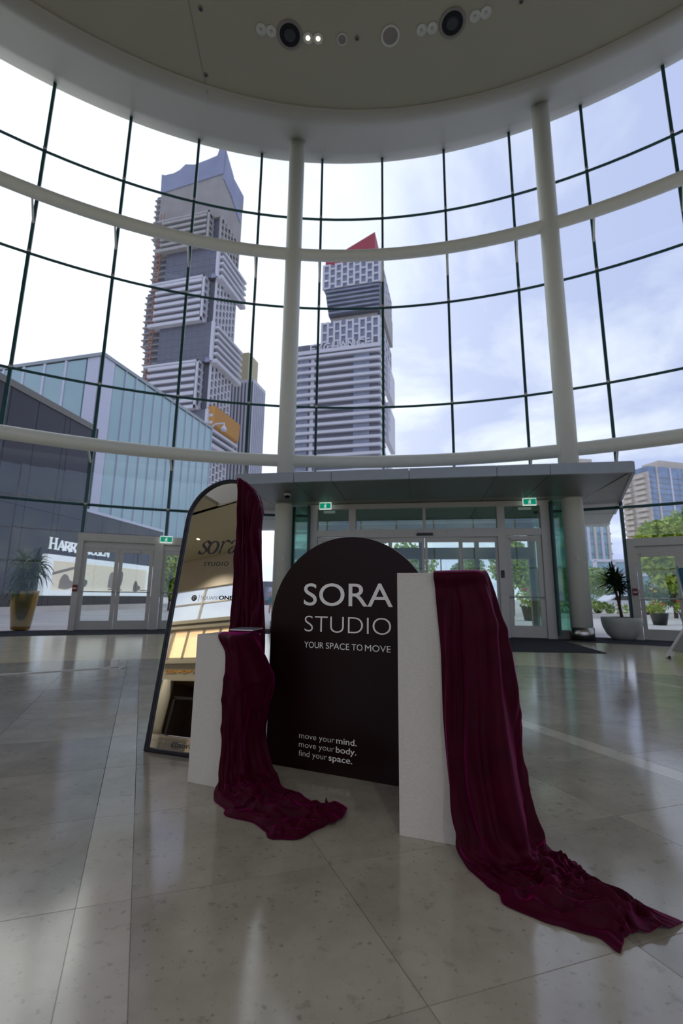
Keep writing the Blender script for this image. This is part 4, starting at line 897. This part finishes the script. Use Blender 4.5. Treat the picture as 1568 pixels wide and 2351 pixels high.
blob('poster_shape', [(0, 0.1), (0.9, 0.0), (1.0, 0.9), (0.2, 1.0)], TAUPE2, 5.2, 1.3); blob('poster_shoe', [(0, 0), (0.5, 0.3), (0.6, 1.1), (0.2, 1.2), (0.0, 0.7)], TAUPE, 6.1, 1.3, 1.0, 0.95); blob('poster_shoe', shoe, TAUPE, 8.0, 1.2, 0.8, 0.8)
bb('poster_label', 4.9, 6.3, -0.40, -0.36, 1.22, 1.28, RED, shop, Mk); bb('poster_label', 8.4, 9.6, -0.40, -0.36, 1.22, 1.28, RED, shop, Mk)
# serif lettering: thick stems, thin strokes, serifs
TK = lambda t, a: 0.15
TN = lambda t, a: 0.06
def serif(x, y, w=0.26): return ([(x - w / 2, y), (x + w / 2, y)], lambda t, a: 0.045)
def g_H(x, h): return [([(x + .12, 0), (x + .12, h)], TK), ([(x + .62, 0), (x + .62, h)], TK), ([(x + .12, h / 2), (x + .62, h / 2)], TN), serif(x + .12, .02), serif(x + .62, .02), serif(x + .12, h - .02), serif(x + .62, h - .02)], .80
def g_A(x, h): return [([(x + .06, 0), (x + .34, h)], TN), ([(x + .34, h), (x + .62, 0)], TK), ([(x + .16, h * .34), (x + .5, h * .34)], TN), serif(x + .06, .02, .2), serif(x + .62, .02)], .74
def g_R(x, h): return [([(x + .12, 0), (x + .12, h)], TK), (crv([(x + .12, h - .03), (x + .42, h - .04), (x + .50, h * .74), (x + .40, h * .52), (x + .12, h * .5)]), nibs), ([(x + .32, h * .5), (x + .62, 0)], TK), serif(x + .12, .02), serif(x + .12, h - .02), serif(x + .64, .02, .16)], .70
nibs = lambda t, a: 0.05 + 0.09 * abs(math.sin(a))
def g_Y(x, h): return [([(x + .08, h), (x + .34, h * .45)], TK), ([(x + .62, h), (x + .34, h * .45)], TN), ([(x + .34, 0), (x + .34, h * .45)], TK), serif(x + .34, .02), serif(x + .08, h - .02), serif(x + .62, h - .02, .18)], .70
def g_O(x, h): return [(crv([(x + .36 + .32 * math.sin(q), h / 2 + h / 2 * math.cos(q)) for q in np.linspace(0, 2 * math.pi, 13)], 4), nibs)], .76
def g_S(x, h): return [(crv([(x + .44, h * .80), (x + .36, h * .97), (x + .18, h * .97), (x + .07, h * .78), (x + .18, h * .58), (x + .38, h * .44), (x + .46, h * .24), (x + .34, h * .03), (x + .14, h * .03), (x + .05, h * .22)], 5), lambda t, a: 0.05 + 0.085 * math.sin(math.pi * t) ** 2), ([(x + .46, h * .98), (x + .45, h * .75)], lambda t, a: 0.035), ([(x + .04, h * .26), (x + .04, 0)], lambda t, a: 0.035)], .56
def g_E(x, h): return [([(x + .12, 0), (x + .12, h)], TK), ([(x, h - .03), (x + .46, h - .03)], TN), ([(x, .03), (x + .5, .03)], TN), ([(x + .12, h * .52), (x + .36, h * .52)], TN), ([(x + .46, h), (x + .46, h * .8)], TN), ([(x + .5, 0), (x + .5, h * .22)], TN)], .60
def g_N(x, h): return [([(x + .12, 0), (x + .12, h)], TN), ([(x + .06, h), (x + .62, 0)], TK), ([(x + .62, 0), (x + .62, h)], TN), serif(x + .12, .02), serif(x + .62, h - .02), serif(x + .06, h - .02, .18)], .80
xx = 0.0
for wd_ in ('HARRY', 'ROSEN'):
    for k, chx in enumerate(wd_):
        h = 0.62 if k == 0 else 0.52
        st, adv = globals()['g_' + chx](0, h)
        ribbons('letter', st, 0.06, WBOX, shop, on_wall(xx, 3.30, -0.05) @ Matrix.Scale(0.77, 4, (1, 0, 0))); xx += 0.77 * adv * (1.0 if k == 0 else 0.86)
    xx += 0.25

# ---- glass wedge building above it
wc = Vector((-19.5, 34.1, 0)); Mwg = Matrix(((0.968, 0.25, 0, wc.x), (-0.25, 0.968, 0, wc.y), (0, 0, 1, 0), (0, 0, 0, 1)))   # x: towards right-front face, y: back
wg = root('glass_pavilion', wc[:], 0, 'pale aqua glass building with white corner band behind the dark shop', 'building'); WM[wg.name] = Matrix.Translation(wc)
bb('core', -14, -0.25, 0.25, 16.8, 6.0, 19.7, WCLAD, wg, Mwg); bb('base', -14, -5.0, 3.0, 16.5, 0, 6.0, PANEL, wg, Mwg)
bb('corner_band', -1.5, -0.02, 0.0, 0.3, 6.0, 20.0, WCLAD, wg, Mwg); bb('corner_band', -0.3, 0.02, 0.0, 1.3, 5.9, 20.0, WCLAD, wg, Mwg)
bb('roof_edge', -14, 0.12, -0.12, 17.1, 20.0, 20.3, FASC, wg, Mwg); bb('bottom_band', -0.3, 0.05, 0.0, 17.0, 5.75, 6.35, WCLAD, wg, Mwg)
y = 1.35
while y < 16.8:
    bb('glass_panel', -0.25, -0.02, y + 0.03, y + 1.25, 6.4, 19.95, AGLASS, wg, Mwg); bb('mullion', -0.05, 0.10, y + 1.25, y + 1.31, 6.3, 20.0, WCLAD, wg, Mwg); y += 1.30
x = -1.55
while x > -13.5:
    bb('glass_panel', x - 1.95, x - 0.08, -0.02, 0.25, 6.0, 19.9, AGLASS, wg, Mwg); bb('mullion', x - 2.2, x - 1.95, -0.08, 0.25, 6.0, 20.0, WCLAD, wg, Mwg); x -= 2.2
tube('roof_camera_arm', [Mwg @ Vector((0.0, 16.9, 20.3)), Mwg @ Vector((0.5, 16.9, 20.6)), Mwg @ Vector((1.6, 16.9, 20.6)), Mwg @ Vector((1.6, 16.9, 20.2))], 0.09, WCLAD, wg, None, 8)
lathe('roof_camera', [(0.05, -0.5), (0.28, -0.4), (0.3, -0.1), (0.15, 0.1)], WCLAD, wg, Mwg @ Matrix.Translation((1.6, 16.9, 20.1)), 16)

# ---- towers
MTW = Matrix(((0.968, 0.25, 0, 0), (-0.25, 0.968, 0, 0), (0, 0, 1, 0), (0, 0, 0, 1)))
def tower(name, c, label):
    t = root(name, (c[0], c[1], 0), 0, label, 'tower'); M = Matrix.Translation((c[0], c[1], 0)) @ MTW; return t, M
t1, M1 = tower('tower_under_construction', (-57.3, 180), 'tall grey tower of stacked offset blocks still under construction')
FL = 3.1
bb('core', -33.5, -1.0, 2.0, 21.0, 0, 194, TDARK, t1, M1)
bb('crown', -33, -0.5, 1.2, 21.5, 194, 203, TBLUE, t1, M1)
vprism('crown_screen', [(-33.5, 192), (0, 195), (0, 209), (-3, 210), (-4, 206), (-9, 205), (-16, 204), (-21, 205.5), (-24, 203), (-30, 201), (-34, 203)], 0.4, 1.2, TBLUE, t1, M1)
vprism('crown_screen', [(0.5, 192), (8, 190), (18, 184), (19, 188), (12, 196), (9, 202), (1, 208)], -0.4, 0.4, TBLUE, t1, M1 @ Matrix.Rotation(math.pi / 2, 4, 'Z'))
bb('raw_concrete', -33.3, 0.0, 0.8, 20, 172, 195, CONC, t1, M1)
for k in range(8, 62):                                            # floor slabs that make the ragged left edge
    z = k * FL; off = 0.0 if (k // 9) % 2 else 1.6
    bb('floor_slab', -35.2 - off, -27, 1.0, 19, z, z + 0.45, TGREY, t1, M1)
    bb('balcony_face', -34.4 - off, -33.0, 1.6, 19, z + 0.45, z + 2.2, TDARK, t1, M1)
def wblock(z0, z1, m=TSLAB):
    bb('block_glass', -27.5, -4.6, -1.8, 6, z0 + 0.4, z1 - 0.4, TDARK, t1, M1)
    bb('block_edge', -31, -3.8, -2.8, 6, z1 - 1.0, z1, m, t1, M1); bb('block_edge', -31, -3.8, -2.8, 6, z0, z0 + 1.5, m, t1, M1)
    n = max(1, int(round((z1 - z0 - 2.5) / FL)))
    for k in range(1, n + 1): bb('parapet', -28.5, -5.0, -2.8, -1.6, z0 + 1.5 + (k - 0.55) * (z1 - z0 - 2.5) / n, z0 + 1.5 + (k - 0.10) * (z1 - z0 - 2.5) / n, m, t1, M1)
    for yy in (-2.8, 0.6, 4.0): bb('block_post', -4.6, -3.8, yy, yy + 0.9, z0, z1, m, t1, M1)
    for k in range(n + 1):
        zz = z0 + 1.0 + k * (z1 - z0 - 2.0) / n; bb('block_rail', -4.5, -3.75, -2.6, 5, zz, zz + 0.7, m, t1, M1)
    for q in range(7):
        yy = 1.0 + q * 2.9; bb('frame_post', -0.6, 0.25, yy, yy + 0.8, z0, z1, m, t1, M1)
    for k in range(n + 1):
        for q in range(6):
            zz = z0 + ((k + 0.5 * (q % 2)) * (z1 - z0 - 1) / n)
            if zz < z1 - 0.6: bb('frame_rail', -0.6, 0.2, 1.8 + q * 2.9, 3.9 + q * 2.9, zz, zz + 0.6, m, t1, M1)
def dblock(z0, z1, m=TSLAB):
    bb('dark_panel_wall', -26, 0.6, -0.4, 3, z0, z1, TDARK, t1, M1)
    for q in range(9): bb('panel_joint', -25.5 + q * 3.1, -25.38 + q * 3.1, -0.55, -0.4, z0, z1, TLIT, t1, M1)
    n = max(1, int(round((z1 - z0) / FL)))
    for k in range(n): bb('panel_joint', -26, 0.6, -0.55, -0.4, z0 + k * (z1 - z0) / n, z0 + k * (z1 - z0) / n + 0.12, TLIT, t1, M1)
    bb('white_pier', 0.0, 1.3, -0.7, 0.6, z0, z1, m, t1, M1)
    bb('side_wall', 0.0, 1.0, 0.6, 22.5, z0, z1, TDARK, t1, M1)
    for k in range(n): zz = z0 + k * (z1 - z0) / n; bb('side_parapet', 0.6, 3.0, 0.4, 23.4, zz, zz + 1.15, m, t1, M1)
    bb('side_soffit', 0.0, 3.0, 0.2, 23.6, z0 - 0.6, z0, m, t1, M1); bb('blue_tarp', -1.8, 0.4, -0.8, -0.5, z0 - 0.6, z0 + 1.4, TBLUE, t1, M1)
wblock(156, 173, TGREY); dblock(140, 156); wblock(118, 140); dblock(99.5, 118); wblock(77.5, 99.5); dblock(62, 77.5); wblock(38, 62); dblock(22, 38)
vprism('orange_hoarding', [(0.5, 69), (3.5, 71), (4.0, 79), (0.5, 79)], 0.5, 23, ORANGE, t1, M1)
for yy in (0.0, 1.6): bb('hoist_mast', -30.6 + yy, -30.3 + yy, -1.4, -1.1, 0, 178, RUST, t1, M1)
for k in range(60): bb('hoist_rung', -30.6, -28.7, -1.5, -1.0, 20 + k * 2.6, 20.9 + k * 2.6, RUST, t1, M1)
for q in range(6):
    tube('roof_crane', [M1 @ Vector((-12 + (q % 2) * 1.5, 8, 203 + q * 1.6)), M1 @ Vector((-10.5 - (q % 2) * 1.5, 8, 204.6 + q * 1.6))], 0.2, TGREY, t1, None, 5)

t2, M2 = tower('exchange_tower', (15.5, 180), 'tower with red peaked top, white slab bands and a lattice of white frames')
bb('podium_core', -39, -0.6, 0.6, 14, 0, 107.5, TDARK, t2, M2)
z = 20.0
while z < 107:
    bb('slab_band', -39.5, 0.4, -1.0, 14.5, z, z + 1.25, TSLAB, t2, M2); z += 3.55
for x0, x1 in ((-11.5, -4.5), (-37, -32), (-31, -29.4)): bb('lit_bay', x0, x1, 0.2, 0.6, 18, 106, TLIT if x0 != -31 else TSLAB, t2, M2)
for k in range(24): bb('bay_end', -0.9, 0.2, 1.0 + 0.0, 13.8, 21.4 + 3.55 * k, 22.6 + 3.55 * k, TLIT, t2, M2)
bb('roof_parapet', -39.5, 0.4, -1.2, -0.4, 107.2, 108.9, TSLAB, t2, M2); bb('sign_band', -39, -0.4, 0.9, 1.3, 107, 112.9, TDARK, t2, M2)
tm = text_mesh('EXCHANGE', 27.5, 4.2, 0.01, depth=0.5)
text_obj('roof_letters', tm, TSLAB, t2, M2 @ Matrix(((1, 0, 0, -31.6), (0, 0, -1, 0.6), (0, 1, 0, 108.4), (0, 0, 0, 1))))
def lattice(x0, x1, z0, z1, y0=0.0, depth=33.0):
    bb('block_glass', x0 + 0.4, x1 - 0.4, y0 + 0.5, y0 + depth, z0, z1, TLIT, t2, M2)
    n = 9
    for k in range(n + 1):
        xk = x0 + (x1 - x0 - 0.9) * k / n; bb('frame_post', xk, xk + 0.9, y0 - 0.3, y0 + 0.6, z0, z1, TSLAB, t2, M2)
        if k < n:
            for j in range(4):
                zz = z0 + (j + (0.5 if k % 2 else 0.0)) * (z1 - z0) / 3.2
                if z0 <= zz < z1 - 0.5: bb('frame_rail', xk + 0.9, xk + (x1 - x0 - 0.9) / n, y0 - 0.2, y0 + 0.6, zz, zz + 0.8, TSLAB, t2, M2)
    for q in range(6):
        yq = y0 + 0.6 + q * (depth - 1) / 5.0; bb('frame_post', x1 - 0.6, x1 + 0.3, yq, yq + 1.2, z0, z1, TSLAB, t2, M2)
    for j in range(4):
        zz = z0 + j * (z1 - z0 - 0.8) / 3; bb('frame_rail', x1 - 0.6, x1 + 0.25, y0 + 0.6, y0 + depth, zz, zz + 0.8, TSLAB, t2, M2)
lattice(-27.0, 0.0, 108.5, 123.0, 1.0)
bb('neck', -23, -1.5, 3.0, 30, 123, 127, TGREY, t2, M2)
vprism('waist', [(-23.5, 126), (-0.5, 126), (0.0, 139.5), (-25.5, 139.5)], 1.2, 31, TDARK, t2, M2)
for k in range(6):
    zz = 126.6 + k * 2.2; bb('slab_band', -23.5 - k * 0.3, -0.2, 0.2, 4, zz, zz + 0.8, TLIT, t2, M2)
bb('waist_side', -1.2, 1.2, 5, 33, 125.5, 139, TGREY, t2, M2)
lattice(-26.5, 0.4, 139.5, 152.0, 0.5)
vprism('red_peak', [(-25.5, 152), (-2.2, 152), (-2.2, 165.5), (-25.5, 154.5)], 1.0, 16, TRED, t2, M2)
for q in range(3): tube('antenna', [M2 @ Vector((-9.5 + q, 5, 160)), M2 @ Vector((-9.5 + q, 5, 165.5 + q % 2))], 0.12, TGREY, t2, None, 5)
for z0, z1 in ((94, 108.5), (70, 88), (52, 60)):
    bb('side_block', -0.5, 1.6, 14.5, 36, z0, z1, TSLAB, t2, M2)
    for k in range(3): bb('window', 1.55, 1.75, 17, 19.5, z1 - 2.0 - k * 4.0 - 2.4, z1 - 2.0 - k * 4.0, TLIT, t2, M2)

t3, M3 = tower('pale_ribbed_tower', (-48.3, 228), 'pale vertically ribbed tower half hidden behind the construction tower')
bb('body', -24, 0, 0, 16, 0, 116, TSLAB, t3, M3); bb('roof_box', -20, -4.5, 2, 14, 116, 133, BEIGEP, t3, M3)
for k in range(12): bb('window_strip', -23 + k * 2.0, -22.2 + k * 2.0, -0.15, 0.1, 4, 114, TDARK, t3, M3)
for k in range(7): bb('window_strip', -0.1, 0.15, 1.5 + k * 2.1, 2.5 + k * 2.1, 4, 114, TLIT, t3, M3)

def flat_tower(name, cx, cy, ang, wd, dp, h, body, side, label, nfl, seedx, balc=True, cat='tower'):
    t = root(name, (cx, cy, 0), 0, label, cat); M = Matrix.Translation((cx, cy, 0)) @ Matrix.Rotation(ang, 4, 'Z')
    bb('body', 0, wd, 0, dp, 0, h, body, t, M); bb('side_bay', -0.4, 0.0, 0, dp, 0, h - 2, side, t, M)
    for k in range(nfl):
        z = 2 + k * (h - 4) / nfl
        bb('floor_band', -0.1, wd + 0.15, -0.18, 0.0, z, z + 0.45, TLIT, t, M)
        if balc:
            for q in range(2): bb('balcony', -1.6, -0.4, 1.0 + q * dp * 0.5, 1.0 + q * dp * 0.5 + dp * 0.36, z, z + 1.1, side, t, M)
    for q in range(5): bb('pier', wd * (0.1 + 0.2 * q), wd * (0.1 + 0.2 * q) + 0.7, -0.3, 0.0, 0, h, TSLAB if q % 2 else TCREAM, t, M)
    bb('roof_box', wd * 0.25, wd * 0.8, 2, dp - 2, h, h + 3.2, TCREAM, t, M)
    return t
flat_tower('blue_glass_tower', 106.0, 152, 0.25, 30, 11, 47.0, TBLUEG, TCREAM, 'blue glass and cream apartment tower at the right edge of the view', 22, 1)
flat_tower('teal_glass_tower', 61.5, 118, 0.1, 9.5, 16, 36.0, TTEAL, TTEAL, 'teal glass apartment tower seen between the right column and the right doors', 12, 2, False)
lr = root('low_rise', (62, 96, 0), 0, 'low pale building with balconies right of the right column', 'building'); Mlr = Matrix.Translation((53, 96, 0))
bb('body', 0, 24, 0, 12, 0, 9.2, TTEAL, lr, Mlr)
for k in range(4): bb('floor_band', -0.2, 24.2, -0.5, 0, 0.2 + k * 2.9, 0.75 + k * 2.9, TSLAB, lr, Mlr)
for q in range(7): bb('pier', q * 3.9, q * 3.9 + 0.6, -0.5, 0, 0, 9.2, TSLAB, lr, Mlr)

# ---- trees, hedges, plaza furniture
def foliage(name, c, rx, ry, rz, n, s, m, parent, seed, hollow=0.35):
    rs = np.random.RandomState(seed); V, F = [], []
    lob = rs.normal(size=(9, 3)); lob /= np.linalg.norm(lob, axis=1, keepdims=True); lob = lob * 0.55
    for i in range(n):
        b = lob[rs.randint(9)]; d = rs.normal(size=3); d /= np.linalg.norm(d); q = b + d * 0.48 * rs.uniform(hollow, 1) ** 0.5
        p = np.array(c) + q * np.array([rx, ry, rz]); a1 = rs.normal(size=3); a1 /= np.linalg.norm(a1); a2 = np.cross(a1, rs.normal(size=3)); a2 /= np.linalg.norm(a2) + 1e-9
        ss = s * rs.uniform(0.6, 1.3); k = len(V)
        V += [p - a1 * ss, p + a2 * ss * 0.55, p + a1 * ss, p - a2 * ss * 0.55]; F.append((k, k + 1, k + 2, k + 3))
    return tag(mobj(name, V, F, m, parent), kind='stuff')
def tree(x, y, h, r, m, label, seed, z0=None, n=1500, group='trees on the plaza'):
    t = root('plaza_tree', (x, y, -0.02), 0, label, 'tree', group)
    hc = h * 0.62 if z0 is None else (h + z0) / 2; rz = (h - hc) * 1.05
    tube('trunk', [(x, y, -0.02), (x + 0.05, y, hc * 0.5), (x - 0.03, y, hc)], [0.03 * h * 0.6, 0.024 * h * 0.6, 0.01 * h], BARK, t, None, 8)
    for q in range(4):
        a = q * 1.6 + seed; tube('branch', [(x, y, hc * 0.75), (x + math.cos(a) * r * 0.5, y + math.sin(a) * r * 0.5, hc + rz * 0.2)], [0.012 * h * 0.5, 0.005 * h], BARK, t, None, 6)
    c = foliage('crown', (x, y, hc), r, r, rz, int(n * 2.0), 0.022 * h + 0.05, m, t, seed); return t
tree(20.2, 28, 6.4, 2.6, LEAFY, 'bright green tree filling the right glass doors', 3, 1.6, 2600)
tree(24.5, 33, 7.5, 2.8, LEAFM, 'green tree rising above the head of the right doors', 4, 2.0, 2200)
tree(18.2, 38, 3.6, 2.0, LEAFD, 'dark green shrub tree left inside the right door glass', 5, 0.6, 1500)
tree(22.5, 43, 4.2, 3.0, LEAFM, 'mid green tree behind the white bowl planter', 6, 0.6, 1800)
tree(27.6, 40, 2.8, 2.0, LEAFD, 'low dark tree right behind the dracaena', 16, 0.3, 1200)
tree(10.8, 29, 5.0, 1.35, LEAFY, 'slim bright tree seen through the right entrance door', 7, 0.9, 1500)
tree(14.9, 34, 3.7, 1.2, LEAFM, 'narrow tree at the right of the entrance door glass', 17, 0.5, 1100)
tree(9.6, 34, 3.9, 1.6, LEAFM, 'small tree seen through the right sliding door', 8, 1.2, 1200)
tree(4.0, 27, 4.2, 1.8, LEAFY, 'bright tree seen above the right shoulder of the arched sign', 9, 1.2, 1500)
tree(0.6, 36, 3.6, 1.8, LEAFM, 'tree behind the arched sign through the left sliding door', 10, 1.0, 1000)
tree(-10.9, 29.5, 3.9, 1.05, LEAFY, 'yellow-green tree between the left doors and the mirror', 11, 0.4, 1400)
tree(-4.8, 44, 2.6, 1.6, LEAFD, 'dark low tree behind the walking person', 12, 0.6, 900)
def hedge(x, y, wd, h, label, m, seed):
    t = root('hedge', (x, y, -0.02), 0, label, 'hedge', 'hedges on the plaza'); foliage('leaves', (x, y, h * 0.45), wd, 0.8, h * 0.62, 900, 0.12, m, t, seed); bb('planter_wall', -wd * 0.9, wd * 0.9, -0.5, 0.5, 0, 0.25, PAVE, t, Matrix.Translation((x, y, -0.02)))
hedge(14.5, 27, 3.2, 0.9, 'low hedge beyond the white bowl planter', LEAFM, 21)
hedge(3.0, 38, 6, 1.1, 'long low hedge seen through the main doors', LEAFD, 22)
def flower_tub(x, y, s, label, seed, m=LEAFY):
    t = root('flower_tub', (x, y, -0.02), 0, label, 'planter', 'flower tubs on the plaza'); M = WM[t.name]
    lathe('tub', [(0.26 * s, 0), (0.36 * s, 0.5 * s), (0.38 * s, 0.52 * s), (0.33 * s, 0.52 * s), (0.32 * s, 0.45 * s)], DARKM, t, M, 24)
    foliage('leaves', (x, y, 0.78 * s), 0.62 * s, 0.6 * s, 0.42 * s, 500, 0.06 * s, m, t, seed)
    rs = random.Random(seed)
    for k in range(9):
        a = rs.uniform(0, 6.28); r = rs.uniform(0.05, 0.5) * s; zz = rs.uniform(0.85, 1.15) * s
        V, F = lathe_vf([(0.01, -0.03), (0.05 * s, 0.0), (0.07 * s, 0.04), (0.02, 0.06)], 8); mobj('flower', V, F, FLRED if k < 7 else FLYEL, t, M @ Matrix.Translation((r * math.cos(a), r * math.sin(a), zz + (0.45 * s if k >= 7 else 0))))
        tube('flower_stem', [(x + r * math.cos(a), y + r * math.sin(a), 0.5 * s), (x + r * math.cos(a), y + r * math.sin(a), zz + (0.45 * s if k >= 7 else 0))], 0.008, LEAFM, t, None, 5)
flower_tub(13.7, 20.0, 0.95, 'flower tub with red and yellow blooms inside the right door glass', 31)
flower_tub(15.4, 20.6, 0.9, 'leafy flower tub beside the round plaza table', 32)
flower_tub(9.25, 22.5, 1.3, 'round green shrub in a dark tub seen through the entrance door', 33, LEAFY)
tb = root('plaza_table', (12.6, 16.4, -0.02), 0, 'round dark plaza table with arched legs beyond the right doors', 'table'); Mt = WM[tb.name]
lathe('table_top', [(0.6, 0.58), (0.62, 0.60), (0.62, 0.63), (0.6, 0.64)], COPING, tb, Mt, 32)
for q in range(4):
    a = q * 1.57 + 0.5; tube('leg', [(12.6 + 0.5 * math.cos(a), 16.4 + 0.5 * math.sin(a), -0.02), (12.6 + 0.42 * math.cos(a), 16.4 + 0.42 * math.sin(a), 0.35), (12.6 + 0.1 * math.cos(a), 16.4 + 0.1 * math.sin(a), 0.56)], 0.03, DARKM, tb, None, 8)
# lamp post seen through the main doors
lp = root('lamp_post', (6.0, 40, -0.02), 0, 'thin grey lamp post seen through the sliding doors', 'lamp post'); Mlp = WM[lp.name]
lathe('pole', [(0.12, 0), (0.10, 0.3), (0.08, 4.0)], COPING, lp, Mlp, 12); box('lamp_head', (0, 0, 4.1), (0.28, 0.28, 0.25), COPING, lp, 0, Mlp, 0.03)
# parked white car behind the bowl planter
car = root('parked_car', (21.2, 35, -0.02), 0, 'white parked car partly hidden behind the white bowl planter', 'car'); Mc = WM[car.name]
prof = [(-2.2, 0.35), (-2.25, 0.65), (-2.1, 0.92), (-1.5, 1.0), (-0.8, 1.42), (0.6, 1.45), (1.35, 1.02), (2.1, 0.88), (2.25, 0.6), (2.2, 0.35), (1.75, 0.3), (-1.75, 0.3)]
cb = vprism('car_body', prof, -0.85, 0.85, CARW, car, Mc); bvc = cb.modifiers.new('round', 'BEVEL'); bvc.width = 0.12; bvc.segments = 3; bvc.limit_method = 'ANGLE'; bvc.angle_limit = 0.6
vprism('side_window', [(-1.25, 1.02), (-0.75, 1.33), (0.5, 1.36), (1.05, 1.03)], -0.87, 0.87, BLACKG, car, Mc)
for xw in (-1.35, 1.4):
    for yw in (-0.8, 0.8): lathe('wheel', [(0.02, -0.1), (0.32, -0.1), (0.34, -0.06), (0.34, 0.06), (0.32, 0.1), (0.02, 0.1)], DARKM, car, Mc @ Matrix.Translation((xw, yw, 0.34)) @ Matrix.Rotation(math.pi / 2, 4, 'X'), 20)
# far dark street front behind the person
fs = root('street_front', (-6, 52, 0), 0, 'dark low street front far behind the walking person', 'building'); Mfs = Matrix.Translation((-12, 52, 0))
bb('body', 0, 12, 0, 5, -0.02, 2.6, TDARK, fs, Mfs)
for q in range(4): bb('window', 0.6 + q * 2.9, 2.8 + q * 2.9, -0.1, 0.05, 0.5, 2.0, TLIT, fs, Mfs)

# ---- walking person outside
def skin_fig(name, pts, edges, rad, m, parent, M):
    me = bpy.data.meshes.new(name); me.from_pydata(pts, edges, []); me.materials.append(m)
    o = place(bpy.data.objects.new(name, me), M, parent)
    sk = o.modifiers.new('skin', 'SKIN'); sk.use_smooth_shade = True
    for i, r_ in enumerate(rad): me.skin_vertices[0].data[i].radius = (r_ if isinstance(r_, tuple) else (r_, r_))
    me.skin_vertices[0].data[0].use_root = True
    sb = o.modifiers.new('smooth', 'SUBSURF'); sb.levels = 2; sb.render_levels = 2
    return o
px, py = -3.72, 25.5
per = root('person', (px, py, -0.02), 0.4, 'person walking outside in a pale shirt and teal shorts', 'person'); Mp = WM[per.name]
P = [(0, 0, 0.95), (0, 0.01, 1.15), (0, 0.0, 1.38), (0, -0.02, 1.47), (0, -0.03, 1.53), (0, -0.04, 1.62), (0, -0.03, 1.70),
     (0.17, 0, 1.40), (0.23, 0.06, 1.14), (0.24, -0.06, 0.92), (0.24, -0.10, 0.84), (-0.17, 0, 1.40), (-0.23, -0.06, 1.14), (-0.22, -0.22, 0.98), (-0.22, -0.28, 0.93),
     (0.09, 0, 0.90), (0.10, -0.12, 0.50), (0.10, -0.08, 0.10), (0.10, -0.20, 0.04), (-0.09, 0, 0.90), (-0.10, 0.10, 0.50), (-0.10, 0.26, 0.14), (-0.10, 0.18, 0.06)]
Ed = [(0, 1), (1, 2), (2, 3), (3, 4), (4, 5), (5, 6), (2, 7), (7, 8), (8, 9), (9, 10), (2, 11), (11, 12), (12, 13), (13, 14), (0, 15), (15, 16), (16, 17), (17, 18), (0, 19), (19, 20), (20, 21), (21, 22)]
Rd = [(.15, .11), (.14, .10), (.15, .11), .06, .055, (.085, .10), (.07, .085), .065, .048, .036, .03, .065, .048, .036, .03, .09, .06, .045, .035, .09, .06, .045, .035]
skin_fig('body', P, Ed, Rd, SKIN, per, Mp)
skin_fig('shirt', [(0, 0.0, 0.92), (0, 0.01, 1.15), (0, 0, 1.40), (0.18, 0, 1.40), (0.225, 0.04, 1.2), (-0.18, 0, 1.40), (-0.225, -0.04, 1.2)], [(0, 1), (1, 2), (2, 3), (3, 4), (2, 5), (5, 6)], [(.18, .14), (.17, .13), (.165, .125), .085, .075, .085, .075], SHIRT, per, Mp)
skin_fig('shorts', [(0, 0, 0.96), (0.09, 0, 0.88), (0.10, -0.10, 0.58), (-0.09, 0, 0.88), (-0.10, 0.08, 0.58)], [(0, 1), (1, 2), (0, 3), (3, 4)], [(.17, .135), .115, .095, .115, .095], SHORTS, per, Mp)
skin_fig('hair', [(0, 0.0, 1.69), (0, 0.02, 1.62)], [(0, 1)], [(.085, .09), (.075, .06)], HAIR, per, Mp)
